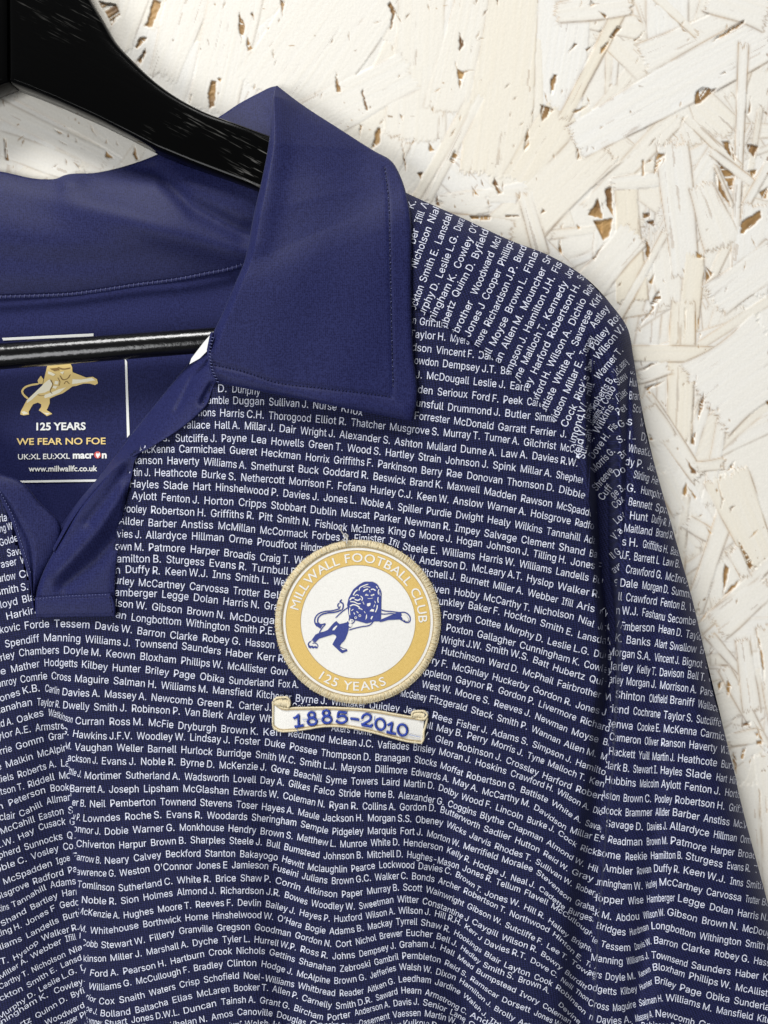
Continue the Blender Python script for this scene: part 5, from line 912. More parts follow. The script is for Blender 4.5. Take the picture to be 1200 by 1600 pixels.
# the printed neck label (frame, lion, words), lying on the back panel
def flat(name, polys, m, parent, hfun, lift, label=None):
    V, Fc = [], []
    for p in polys:
        p = np.asarray(p, float)
        a = np.sum(p[:, 0] * np.roll(p[:, 1], -1) - np.roll(p[:, 0], -1) * p[:, 1])
        if a > 0: p = p[::-1]
        o = len(V); V += [tuple(q) for q in P(p[:, 0], p[:, 1], hfun(p[:, 0], p[:, 1]) + lift)]
        Fc.append(tuple(range(o, o + len(p))))
    import bmesh
    bm = bmesh.new(); vs = [bm.verts.new(v) for v in V]
    for q in Fc:
        try: bm.faces.new([vs[i] for i in q])
        except ValueError: pass
    bmesh.ops.triangulate(bm, faces=bm.faces, ngon_method='EAR_CLIP')
    me = bpy.data.meshes.new(name); bm.to_mesh(me); bm.free(); me.materials.append(m)
    o = bpy.data.objects.new(name, me); COL.objects.link(o); o.parent = parent; o.matrix_parent_inverse = parent.matrix_world.inverted()
    if label: o['label'] = label
    return o
def words(name, items, m, parent, hfun, lift, bold=0.0):
    """items: (text, x0, x1, y0, y1, cap) in photo space"""
    V, Fs, n = [], [], 0
    for t, x0, x1, y0, y1, cap in items:
        v, f, wd = textrun(t, bold, 0.26)
        x = x0 + v[:, 0] / v[:, 0].max() * (x1 - x0); y = y0 + (y1 - y0) * (x - x0) / (x1 - x0) - v[:, 1] * cap / 0.69
        V.append(np.stack([x, y], -1)); Fs.append(f + n); n += len(v)
    V = np.vstack(V); Fs = np.vstack(Fs)
    a, b, c = V[Fs[:, 0]], V[Fs[:, 1]], V[Fs[:, 2]]
    s = (b[:, 0] - a[:, 0]) * (c[:, 1] - a[:, 1]) - (b[:, 1] - a[:, 1]) * (c[:, 0] - a[:, 0]); Fs[s > 0] = Fs[s > 0][:, ::-1]
    return build(name, P(V[:, 0], V[:, 1], hfun(V[:, 0], V[:, 1]) + lift), [tuple(q) for q in Fs], [m], parent)
def strokepoly(pts, wd, sub=6, taper=True):
    p = smoothline(pts, sub); t = np.gradient(p, axis=0); t /= np.linalg.norm(t, axis=1)[:, None] + 1e-9
    n = np.stack([-t[:, 1], t[:, 0]], -1); k = np.full(len(p), wd / 2.0)
    if taper: k[0] *= .45; k[-1] *= .45
    a, b = p + n * k[:, None], p - n * k[:, None]
    return [np.array([a[i], a[i + 1], b[i + 1], b[i]]) for i in range(len(p) - 1)]
ZL = lambda pts: [wp('Z', *p) for p in pts]
label = flat('neck_label', [[(195, 560), (198.5, 565), (202.5, 679), (198.5, 684)]], M_WHITE, shirt, HB, 0.35)
flat('label_line', [[(3, 528), (146, 521), (146, 525.5), (5, 532)]], M_WHITE, label, HB, 0.35)
flat('label_line', [[(31, 751), (153, 749), (150, 752.6), (34, 754.2)]], M_WHITE, label, HB, 0.35)
words('label_wording', [('125 YEARS', *wp('Z', 203, 0)[:1], wp('Z', 683, 0)[0], wp('Z', 0, 672)[1], wp('Z', 0, 668)[1], 11.2)], M_WHITE, label, HB, 0.35, 0.028)
words('label_wording', [('WE FEAR NO FOE', wp('Z', 38, 0)[0], wp('Z', 870, 0)[0], wp('Z', 0, 810)[1], wp('Z', 0, 803)[1], 10.0)], M_GOLD, label, HB, 0.35, 0.016)
words('label_wording', [('UK:XL EU:XXL', wp('Z', 45, 0)[0], wp('Z', 535, 0)[0], wp('Z', 0, 947)[1], wp('Z', 0, 940)[1], 8.2)], M_WHITE, label, HB, 0.35, 0.012)
words('label_wording', [('macr', wp('Z', 560, 0)[0], wp('Z', 757, 0)[0], wp('Z', 0, 938)[1], wp('Z', 0, 935)[1], 10.6), ('n', wp('Z', 832, 0)[0], wp('Z', 880, 0)[0], wp('Z', 0, 935)[1], wp('Z', 0, 934)[1], 10.6)], M_WHITE, label, HB, 0.35, 0.035)
words('label_wording', [('www.millwallfc.co.uk', wp('Z', 150, 0)[0], wp('Z', 792, 0)[0], wp('Z', 0, 1060)[1], wp('Z', 0, 1056)[1], 8.6)], M_WHITE, label, HB, 0.35, 0.018)
ci = lambda x, y, r, n=20: [(x + r * math.cos(6.2832 * i / n), y + r * math.sin(6.2832 * i / n)) for i in range(n)]
flat('label_emblem', [ZL(ci(795, 905, 33))], M_RED, label, HB, 0.33)
flat('label_emblem', [ZL([(785, 885), (800, 895), (815, 880), (818, 905), (796, 935), (778, 905)])], M_WHITE, label, HB, 0.42)
lion = flat('label_lion', [ZL([(330, 40), (400, 10), (520, 12), (556, 80), (560, 130), (550, 180), (620, 185), (690, 180), (750, 172), (790, 195), (797, 235), (770, 250), (720, 235), (660, 236), (600, 256), (560, 262), (520, 292), (470, 326), (400, 352), (345, 378), (346, 420), (330, 460), (318, 485), (350, 505), (370, 520), (320, 541), (300, 526), (243, 485), (266, 455), (266, 430), (235, 414), (190, 430), (140, 461), (122, 485), (148, 500), (152, 526), (100, 534), (70, 525), (75, 495), (105, 450), (130, 392), (180, 345), (240, 290), (280, 250), (318, 200), (308, 150)]),
     *strokepoly(ZL([(145, 378), (105, 345), (88, 310), (110, 275), (160, 253), (245, 238)]), 3.0), ZL([(240, 240), (233, 205), (262, 163), (288, 196), (278, 238)])], M_GOLD, label, HB, 0.33)
flat('label_lion_highlight', [ZL([(315, 215), (345, 195), (370, 240), (345, 300), (300, 320), (240, 330), (180, 385), (130, 420), (135, 390), (190, 345), (250, 290)]), ZL([(560, 195), (640, 198), (740, 182), (775, 205), (700, 215), (600, 235), (555, 240)]),
     ZL([(500, 270), (440, 320), (350, 360), (300, 372), (290, 345), (360, 320), (430, 290)]), ZL([(80, 500), (110, 495), (145, 515), (100, 525)]), ZL([(255, 485), (300, 510), (350, 512), (320, 530)]),
     ZL([(330, 120), (360, 130), (400, 150), (380, 165), (330, 145)]), ZL([(440, 130), (480, 120), (470, 150)]), ZL([(395, 210), (430, 215), (420, 245), (390, 240)]), ZL([(380, 255), (420, 262), (400, 285), (372, 275)])], M_GOLDL, label, HB, 0.42)
flat('label_lion_shading', [ZL([(345, 95), (420, 88), (440, 110), (390, 120)]), *strokepoly(ZL([(355, 200), (375, 250), (350, 310), (370, 330)]), 1.0), *strokepoly(ZL([(440, 160), (470, 200), (510, 190), (540, 150)]), 1.3), *strokepoly(ZL([(420, 85), (470, 100), (540, 90)]), 2.0),
     *strokepoly(ZL([(480, 240), (500, 215), (530, 240)]), 1.0), *strokepoly(ZL([(230, 340), (260, 350), (300, 345)]), 0.8), *strokepoly(ZL([(420, 180), (440, 220), (430, 260)]), 0.8)], M_GOLDB, label, HB, 0.46)

# facing folded back on the wearer's left, then the placket on top
FI = [(331, 535), (301, 561), (250, 622), (205, 678), (177, 716), (152, 748), (120, 786), (95, 822), (80, 850)]
FO = [(342, 590), (334, 602), (321, 634), (297, 658), (252, 689), (203, 714), (160, 752), (121, 800), (84, 862)]
def h_face(u, v, x, y):
    h = 9 + 20.5 * np.sin(np.clip(u, 0, 1) * np.pi / 2) ** 0.8 + 1.2
    h = h - 1.8 * np.exp(-(segdist(x, y, [(322, 571), (300, 590), (285, 622), (276, 640)]) / 4) ** 2)
    return h - 2.6 * np.exp(-(segdist(x, y, [(331, 602), (317, 628)]) / 6) ** 2)
VV, FF, X, Y = ruled(FI, FO, 90, 26, h_face, by_index=True)
build('facing', VV, FF, [M_PLAIN], shirt, solid=0.0006)
LI = [(-285, 515), (-180, 612), (-90, 690), (0, 740), (32, 752), (62, 785), (95, 822), (86, 862), (70, 893), (58, 925), (57, 955)]
LO = [(-296, 560), (-192, 640), (-92, 716), (-2, 775), (13, 805), (24, 832), (31, 858), (39, 883), (45, 905), (50, 930), (54, 956)]
VV, FF, X, Y = ruled(LI, LO, 80, 22, lambda u, v, x, y: 25.5 + 4.4 * np.sqrt(np.clip(u, 0, 1)) - 1.0 * np.exp(-((u - .75) / .05) ** 2), by_index=True)
build('facing', VV, FF[:, ::-1], [M_PLAIN], shirt, solid=0.0006)
PI_ = [(228, 697), (203, 713), (175, 734), (155, 757), (120, 800), (100, 835), (82, 865), (67, 895), (57, 925), (55, 962)]
PO = [(229, 702), (214, 714), (205, 747), (197, 781), (192, 806), (189, 828), (185, 855), (182, 880), (180, 908), (181, 962)]
def h_plk(u, v, x, y):
    h = H(x, y) + 1.4 - 2.6 * np.clip(1 - u / 0.07, 0, 1) ** 2 - 2.5 * np.clip(1 - v / 0.1, 0, 1)
    h = h + 3.0 * np.exp(-(segdist(x, y, [(196, 768), (150, 830), (88, 892)]) / 15) ** 2) * np.sin(np.pi * u)
    h = h - 2.2 * np.exp(-(segdist(x, y, [(192, 828), (150, 876), (100, 915)]) / 13) ** 2)
    h = h - 1.6 * np.exp(-(segdist(x, y, [(199, 735), (170, 780), (140, 815)]) / 10) ** 2)
    return h - 0.7 * np.exp(-((1 - u) / 0.05) ** 2) * (v > .3)
VV, FF, X, Y = ruled(PI_, PO, 130, 40, h_plk, by_index=True)
pk = build('placket', VV, FF, [M_PLAIN], shirt, solid=0.0006)
TL, TR = [(55, 934), (55, 950), (56, 965)], [(173, 928), (179, 945), (180, 963)]
VV, FF, X, Y = ruled(TL, TR, 16, 40, lambda u, v, x, y: H(x, y) + 2.6 + 0.5 * np.sin(np.pi * v) - 0.5 * (np.exp(-((v - .06) / .05) ** 2) + np.exp(-((v - .95) / .05) ** 2)))
tab = build('placket_tab', VV, FF, [M_PLAIN], shirt, solid=0.0008)

def stitches(name, path, hf, m, parent, ln=3.4, gp=2.0, r=0.00028, ns=4, lift=0.2, jit=0.3):
    p = smoothline(path, 10); d = np.r_[0, np.cumsum(np.hypot(*np.diff(p, axis=0).T))]; out = []
    s = 0.0
    while s + ln < d[-1]:
        q = np.linspace(s, s + ln, 4); x = np.interp(q, d, p[:, 0]) + rng.normal(0, jit * .4); y = np.interp(q, d, p[:, 1])
        out.append(P(x, y, hf(x, y) + lift + np.array([-.12, .1, .1, -.12]))); s += ln + gp + rng.rand() * jit
    V, Fc = tubes(out, r, ns); return build(name, V, Fc, [m], parent)
stitches('topstitching', [(57, 936), (110, 931), (171, 929)], lambda x, y: H(x, y) + 3.0, M_THREADL, tab, 1.6, 3.4, 0.00022)
stitches('topstitching', [(171, 932), (174, 945), (175, 959)], lambda x, y: H(x, y) + 2.9, M_THREAD, tab)
stitches('topstitching', [(196, 790), (189, 830), (182, 880), (178, 925)], lambda x, y: H(x, y) + 1.1, M_THREAD, pk)
stitches('topstitching', [(0, 768), (18, 802), (34, 850), (48, 896)], lambda x, y: 29.6 + 0 * x, M_THREADL, shirt, 2.6, 2.4, 0.0002)
V, Fc = tubes([P(*smoothline([(926, 560), (925, 620), (924, 680), (921, 730), (919, 780)], 8).T, 0) * 0 + P(*smoothline([(926, 560), (925, 620), (924, 680), (921, 730), (919, 780)], 8).T, H(*smoothline([(926, 560), (925, 620), (924, 680), (921, 730), (919, 780)], 8).T) + 1.2)], 0.0005, 6)
build('armhole_seam', V, Fc, [M_PRINT2], shirt)

# collar leaf
KL = [(431, 134), (427, 150), (424, 185), (420, 223), (407, 290), (397, 333), (380, 413), (364, 450), (348, 488), (332, 523), (325, 548), (329, 579), (337, 598)]
KR = [(433, 134), (470, 162), (530, 201), (585, 236), (612, 252), (626, 276), (635, 303), (642, 340), (643, 400), (643, 470), (646, 555), (652, 622), (645, 659)]
def smi(v, a, b):
    t = np.linspace(0, 1, 401); q = np.interp(t, a, b); w_ = np.hanning(81); w_ /= w_.sum()
    q = np.convolve(np.pad(q, 40, mode='reflect', reflect_type='odd'), w_, 'valid'); return np.interp(v, t, q)
HL = lambda v: smi(v, [0, .1, .2, .35, .6, .85, 1], [12, 22, 30, 37, 40.5, 39, 36])
HR = lambda v: smi(v, [0, .1, .3, .42, .52, .65, 1], [12, 12, 15, 22, 30, 33.5, 34.5])
def h_leaf(u, v, x, y):
    k = u * u * (3 - 2 * u)
    h = HL(v) * (1 - u) + HR(v) * u + 2.2 * np.sin(np.pi * u) * np.clip(v * 3, 0, 1)
    h = h - (9 * np.clip(v * 4, .3, 1)) * np.clip(1 - u / 0.055, 0, 1) ** 2 * np.clip((0.86 - v) * 10, 0, 1)
    h = h - 0.45 * np.exp(-(segdist(x, y, [(600, 262), (606, 300), (609, 400), (611, 500), (614, 612)]) / 2.5) ** 2)
    h = h - 0.6 * np.exp(-(segdist(x, y, [(328, 568), (380, 580), (430, 597), (500, 606), (560, 613), (612, 620)]) / 3.2) ** 2)
    h = h + 0.7 * np.exp(-(segdist(x, y, [(340, 586), (420, 603), (500, 622), (630, 640)]) / 9) ** 2)
    h = h + 1.3 * np.exp(-(segdist(x, y, [(440, 150), (430, 260), (405, 380)]) / 20) ** 2) * np.clip(v * 5, 0, 1)
    h = h - 1.2 * np.exp(-(segdist(x, y, [(460, 190), (560, 260)]) / 26) ** 2)
    h = h + 0.25 * np.sin(x / 23 + y / 60) + 0.2 * np.sin(y / 31 - x / 70)
    # free edges turn down softly
    return h - 1.2 * np.clip(1 - (1 - u) / 0.025, 0, 1) ** 2 - 1.0 * np.clip(1 - (1 - v) / 0.02, 0, 1) ** 2
VV, FF, X, Y = ruled(KL, KR, 190, 120, h_leaf, by_index=True)
leaf = build('collar', VV, FF, [M_PLAIN], shirt, solid=0.0016)
build('collar', P(30 - X, Y, h_leaf(np.linspace(0, 1, 120)[None] + 0 * X, np.linspace(0, 1, 190)[:, None] + 0 * X, X, Y)).reshape(-1, 3), FF[:, ::-1], [M_PLAIN], shirt, solid=0.0016)
from mathutils import Vector
from mathutils.bvhtree import BVHTree
def surf(verts, faces):
    b = BVHTree.FromPolygons([tuple(v) for v in verts], [tuple(q) for q in faces])
    def f(x, y):
        out = []
        for a, c in zip(np.ravel(x), np.ravel(y)):
            d = P(a, c, 0) - CP; hit = b.ray_cast(Vector(CP), Vector(d))
            out.append(-hit[0][1] * 1000 if hit[0] is not None else 36.0)
        return np.array(out)
    return f
hs = surf(VV, FF)
stitches('topstitching', [(601, 262), (606, 300), (609, 400), (611, 500), (614, 608)], hs, M_THREAD, leaf, 4.2, 1.8, 0.0003)
stitches('topstitching', [(602, 268), (607, 310), (610, 400), (612, 500), (614.5, 606)], hs, M_THREADL, leaf, 1.0, 9.0, 0.00026)
stitches('topstitching', [(329, 569), (380, 580), (430, 597), (500, 606), (560, 613), (612, 620)], hs, M_THREAD, leaf, 3.5, 2.0, 0.0002)
zz = []
for q in resample(smoothline([(331, 527), (327, 548), (331, 578), (339, 596)], 6), 15):
    zz.append(P(np.array([q[0] - 1.0, q[0] + 2.6]), np.array([q[1], q[1] + .8]), np.array([38.2, 40.2])))
V, Fc = tubes(zz, 0.0003, 4); build('edge_stitching', V, Fc, [M_THREADL], leaf)
V, Fc = tubes([P(*resample([(332, 519), (326, 548), (330, 579), (338, 598)], 30).T, 37.4)], 0.0009, 6); build('collar_piping', V, Fc, [M_PLAIN], leaf)
# scrap of white tape in the neck opening
flat('neck_tape', [[(333, 518), (318, 535), (299, 560), (296, 569), (312, 560), (326, 546), (336, 530)]], M_WHITE, shirt, lambda x, y: 24.5 + 0 * x, 0)
# ------------------------------------------------------------------ embroidered badge and date ribbon
def thread_mat(name, c1, c2, ang, scale, rough=0.45, bump=0.5):
    m = bpy.data.materials.new(name); m.use_nodes = True; b = m.node_tree.nodes['Principled BSDF']
    tc = nd(m, 'ShaderNodeTexCoord'); mp = nd(m, 'ShaderNodeMapping'); mp.inputs['Rotation'].default_value = (0, math.radians(ang), 0); lk(m, tc.outputs['Object'], mp.inputs['Vector'])
    wv = nd(m, 'ShaderNodeTexWave', wave_type='BANDS', bands_direction='X'); wv.inputs['Scale'].default_value = scale; wv.inputs['Distortion'].default_value = 1.5; wv.inputs['Detail'].default_value = 2
    lk(m, mp.outputs['Vector'], wv.inputs['Vector'])
    nz = nd(m, 'ShaderNodeTexNoise'); nz.inputs['Scale'].default_value = 1500; nz.inputs['Detail'].default_value = 3; lk(m, tc.outputs['Object'], nz.inputs['Vector'])
    mu = nd(m, 'ShaderNodeMath', operation='MULTIPLY_ADD'); lk(m, wv.outputs['Fac'], mu.inputs[0]); mu.inputs[1].default_value = 0.5; lk(m, nz.outputs['Fac'], mu.inputs[2])
    cr = nd(m, 'ShaderNodeValToRGB'); lk(m, mu.outputs[0], cr.inputs['Fac'])
    cr.color_ramp.elements[0].position = 0.35; cr.color_ramp.elements[0].color = (*c1, 1); cr.color_ramp.elements[1].position = 0.85; cr.color_ramp.elements[1].color = (*c2, 1)
    lk(m, cr.outputs['Color'], b.inputs['Base Color']); b.inputs['Roughness'].default_value = rough; b.inputs['Specular IOR Level'].default_value = 0.35
    bp = nd(m, 'ShaderNodeBump'); bp.inputs['Strength'].default_value = bump; bp.inputs['Distance'].default_value = 0.0002
    lk(m, mu.outputs[0], bp.inputs['Height']); lk(m, bp.outputs['Normal'], b.inputs['Normal'])
    return m
B_WHITE = thread_mat('white_badge_weave', (0.70, 0.68, 0.62), (0.84, 0.82, 0.77), 30, 700)
B_GOLD = thread_mat('gold_badge_weave', (0.55, 0.36, 0.08), (0.73, 0.51, 0.16), 45, 560)
B_CREAM = thread_mat('cream_gold_thread', (0.58, 0.48, 0.29), (0.80, 0.71, 0.50), 0, 900)
B_DARK = mat('tan_gold_thread', (0.50, 0.37, 0.17), 0.5)
B_NAVY = thread_mat('royal_navy_thread', (0.012, 0.02, 0.14), (0.03, 0.05, 0.26), 20, 800)
B_BLUE = thread_mat('royal_blue_thread', (0.012, 0.03, 0.22), (0.035, 0.075, 0.42), 20, 800)
B_LINE = mat('brown_gold_line', (0.42, 0.30, 0.13), 0.6)
BCX, BCY, BRX, BRY = 559.3, 971.7, 129.8, 128.4
def bp_(r, a): return BCX + BRX * r * np.cos(a), BCY - BRY * r * np.sin(a)
def hbadge(x, y): return 0.6 * H(x, y) + 0.4 * 29.2 + 0.35
def disc(name, r0, r1, m, parent, lift, n=160, k=8, label=None):
    a = np.linspace(0, 2 * np.pi, n, endpoint=False); rr = np.linspace(r0, r1, k)
    A, R = np.meshgrid(a, rr); x, y = bp_(R, A); V = P(x, y, hbadge(x, y) + lift).reshape(-1, 3)
    Fc = [(i * n + j, (i + 1) * n + j, (i + 1) * n + (j + 1) % n, i * n + (j + 1) % n) for i in range(k - 1) for j in range(n)]
    if r0 == 0: pass
    return build(name, V, Fc, [m], parent, label=label)
badge = disc('badge', 0.001, 0.70, B_WHITE, shirt, 0.9, k=14)
badge['label'] = 'round embroidered club badge with a navy lion on white inside a gold ring'
disc('badge_ring', 0.69, 0.872, B_GOLD, badge, 0.94)
disc('badge_ring', 0.868, 0.915, B_WHITE, badge, 0.98, k=3)
disc('badge_line', 0.903, 0.912, B_LINE, badge, 1.1, k=2)
disc('badge_line', 0.868, 0.873, B_LINE, badge, 1.06, k=2)
disc('badge_line', 0.688, 0.694, B_LINE, badge, 1.02, k=2)
disc('badge_edge', 0.90, 0.995, B_CREAM, badge, 0.55, k=4)
# satin-stitched edge: short threads laid across the rim, some standing out a little
for nm, cnt, m in (('edge_thread', 1900, B_CREAM), ('edge_thread', 380, B_DARK)):
    V, Fc = [], []; pth = []
    for i in range(cnt):
        a = 2 * math.pi * (i + rng.rand() * 0.9) / cnt; da = rng.normal(0, 0.012)
        r0, r1 = 0.914 + rng.normal(0, .004), 0.992 + abs(rng.normal(0, .010)) - .004
        q = np.linspace(0, 1, 5); x, y = bp_(r0 + (r1 - r0) * q, a + da * q)
        pth.append(P(x, y, hbadge(x, y) + 0.95 + 0.30 * np.sin(np.pi * (0.12 + 0.82 * q)) - 0.75 * q ** 3 + rng.normal(0, .05)))
    V, Fc = tubes(pth, 0.00014, 4)
    o = build(nm + 's', V, Fc, [m], badge)
    o['kind'] = 'stuff'
def ringtext(s, a0, a1, r, cap, inward, name):
    """letters round the ring; angles in degrees of first and last letter centre"""
    gl = [glyph(c, 0.0 if c == 'M' else 0.008) for c in s]; ws = [g[2] if len(g[0]) else 0.30 for g in gl]
    pos = np.cumsum(ws) - np.array(ws) / 2; k = (a1 - a0) / (pos[-1] - pos[0])
    V, Fs, n = [], [], 0; sc = cap / 0.69
    for g, w_, p_ in zip(gl, ws, pos):
        v, f, _ = g
        if not len(v): continue
        am = math.radians(a0 + (p_ - pos[0]) * k)
        lx = (v[:, 0] - (v[:, 0].min() + v[:, 0].max()) / 2); ly = v[:, 1] - 0.345
        ax = abs(math.radians(k)) * BRX * r * 0.93   # photo units per em along the ring
        if inward: tx, ty, nx, ny = math.sin(am), math.cos(am), math.cos(am), -math.sin(am)
        else: tx, ty, nx, ny = -math.sin(am), -math.cos(am), -math.cos(am), math.sin(am)
        cx_, cy_ = bp_(r, am)
        V.append(np.stack([cx_ + tx * lx * ax + nx * ly * sc, cy_ + ty * lx * ax + ny * ly * sc], -1)); Fs.append(f + n); n += len(v)
    V = np.vstack(V); Fs = np.vstack(Fs)
    return build(name, P(V[:, 0], V[:, 1], hbadge(V[:, 0], V[:, 1]) + 1.14), [tuple(q) for q in Fs], [B_WHITE], badge)
ringtext('MILLWALL FOOTBALL CLUB', 164.5, 2.5, 0.782, 13.6, True, 'badge_wording')
ringtext('125 YEARS', 236, 292, 0.782, 13.6, False, 'badge_wording')

XL = lambda pts: [wp('X', *p) for p in pts]
dark = [[(525, 225), (545, 180), (580, 145), (620, 112), (655, 98), (690, 90), (725, 98), (760, 97), (785, 110), (805, 132), (820, 155), (830, 180), (843, 215), (838, 240), (835, 270), (830, 300), (825, 330), (820, 375), (812, 410), (810, 430), (835, 462), (825, 495), (800, 505), (770, 505), (745, 492), (720, 522), (700, 512), (685, 525), (660, 508), (652, 470), (660, 430), (640, 425), (600, 435), (575, 450), (545, 468), (515, 480), (503, 440), (500, 390), (497, 355), (485, 332), (500, 315), (497, 290), (500, 255), (522, 245)],
        [(345, 520), (370, 503), (385, 520), (402, 535), (450, 524), (495, 510), (505, 535), (470, 545), (420, 552), (390, 570), (383, 592), (398, 612), (425, 595), (445, 575), (480, 566), (455, 590), (435, 612), (470, 622), (494, 604), (486, 635), (474, 662), (464, 690), (448, 714), (420, 740), (405, 765), (440, 786), (478, 796), (487, 815), (460, 825), (430, 838), (400, 815), (375, 790), (350, 768), (328, 745), (348, 726), (385, 708), (378, 680), (360, 648), (335, 642), (308, 642), (250, 660), (190, 687), (155, 722), (138, 720), (128, 702), (104, 716), (120, 690), (150, 645), (190, 625), (240, 613), (280, 595), (318, 550)],
        [(70, 742), (82, 735), (84, 752), (104, 764), (120, 758), (135, 770), (150, 760), (165, 770), (180, 768), (172, 785), (158, 790), (146, 780), (128, 790), (112, 780), (98, 788), (78, 776)],
        [(150, 520), (180, 525), (200, 540), (232, 535), (205, 583), (175, 562), (152, 540)],
        [(808, 498), (870, 488), (910, 470), (960, 460), (990, 462), (986, 430), (1008, 412), (1045, 420), (1032, 445), (1045, 470), (1060, 485), (1028, 486), (1000, 478), (960, 478), (910, 492), (860, 508), (825, 514)]]
white = [[(690, 345), (690, 320), (722, 312), (728, 320), (702, 328), (724, 340), (704, 350)], [(666, 236), (681, 219), (702, 228), (704, 239), (690, 234)], [(724, 233), (762, 219), (768, 230), (740, 244)],
         [(738, 376), (764, 382), (760, 406), (748, 396), (716, 400)], [(681, 438), (689, 432), (689, 470), (674, 490)], [(738, 452), (754, 452), (736, 488), (726, 478)], ci(615, 446, 13), ci(572, 468, 13), ci(533, 498, 15), ci(515, 546, 17),
         [(327, 600), (340, 574), (370, 549), (382, 552), (350, 597)], [(406, 779), (440, 793), (470, 800), (436, 805)], [(1045, 452), (1075, 440), (1105, 455), (1122, 485), (1115, 505), (1090, 500), (1065, 480)]]
wl_ = [([(650, 197), (668, 180), (702, 168)], 13), ([(730, 174), (754, 170), (780, 186)], 12), ([(716, 180), (722, 205)], 7), ([(606, 186), (614, 157), (650, 136), (704, 118)], 10), ([(650, 153), (690, 145), (724, 151)], 7), ([(545, 234), (565, 200), (592, 176)], 12), ([(560, 240), (588, 228), (606, 240)], 8), ([(510, 286), (530, 263), (562, 262)], 14),
       ([(560, 277), (596, 286), (624, 270)], 13), ([(622, 240), (642, 262), (635, 292)], 10), ([(514, 300), (556, 303), (600, 323), (624, 320)], 11), ([(510, 347), (545, 332), (586, 342), (616, 365)], 13), ([(642, 384), (622, 374), (600, 372)], 9),
       ([(512, 362), (507, 400), (512, 442)], 10), ([(548, 378), (526, 395)], 8), ([(814, 170), (806, 200), (811, 226)], 10), ([(806, 252), (802, 285), (808, 312)], 10), ([(797, 335), (794, 368), (776, 412)], 11), ([(770, 292), (778, 318)], 6), ([(823, 200), (827, 240)], 5), ([(785, 138), (801, 162)], 8), ([(580, 400), (600, 420)], 9), ([(552, 412), (562, 436)], 8), ([(645, 300), (660, 330)], 6), ([(770, 330), (760, 360)], 6), ([(660, 400), (672, 420)], 6)]
lines = [([(755, 505), (738, 528), (715, 546), (640, 560), (570, 576), (500, 597)], 9), ([(360, 470), (430, 405), (500, 355)], 9), ([(818, 378), (870, 396), (950, 404), (1030, 414), (1080, 412), (1115, 430), (1138, 465), (1130, 512), (1090, 515), (1060, 497), (1030, 482)], 9),
         ([(808, 425), (870, 430), (950, 425), (992, 432)], 8), ([(1058, 470), (1088, 456), (1112, 472), (1120, 502)], 7), ([(1072, 478), (1086, 508)], 6), ([(1095, 462), (1104, 506)], 6), ([(258, 532), (215, 585), (190, 628)], 9), ([(408, 372), (330, 395), (240, 405), (180, 430), (147, 475), (148, 525), (172, 560)], 10),
         ([(432, 385), (360, 410), (270, 420), (210, 440), (178, 475), (178, 518), (200, 538), (258, 530)], 11), ([(428, 278), (408, 300), (436, 318), (441, 350), (430, 388)], 11), ([(403, 312), (384, 335), (392, 360), (416, 352)], 9), ([(104, 714), (84, 728), (74, 752)], 9), ([(120, 735), (150, 732), (172, 748), (180, 768)], 7), ([(130, 706), (138, 724)], 8),
         ([(490, 505), (478, 530), (492, 560), (520, 570)], 7), ([(516, 480), (540, 470), (560, 500), (548, 520), (528, 530)], 7), ([(590, 450), (600, 470), (622, 470), (636, 450)], 7), ([(556, 460), (550, 485), (575, 492), (592, 478)], 7), ([(498, 420), (508, 460), (500, 500)], 8)]
hl = lambda x, y: hbadge(x, y)
def ragged(p, amp):
    q = resample(smoothline(p + p[:1], 4), 90)[:-1]; return [tuple(v) for v in q + rng.normal(0, amp, q.shape)]
flat('badge_lion', [XL(ragged(dark[0], 3.2))] + [XL(p) for p in dark[1:]] + [q for p, wd in lines for q in strokepoly(XL(p), wd * 1.25 / 6.667, 5)], B_NAVY, badge, hl, 1.12)
flat('badge_lion_highlights', [XL(p) for p in white] + [q for p, wd in wl_ for q in strokepoly(XL(p), wd / 6.667, 5)], B_WHITE, badge, hl, 1.22)
flat('badge_lion_features', strokepoly(XL([(695, 266), (725, 268), (752, 262)]), 0.7, 4), B_WHITE, badge, hl, 1.22)
flat('badge_lion_features', [XL(ci(615, 446, 7, 10)), XL(ci(572, 468, 7, 10)), XL(ci(533, 500, 7, 10)), XL(ci(690, 229, 4, 8)), XL(ci(744, 232, 4, 8))], B_NAVY, badge, hl, 1.28)

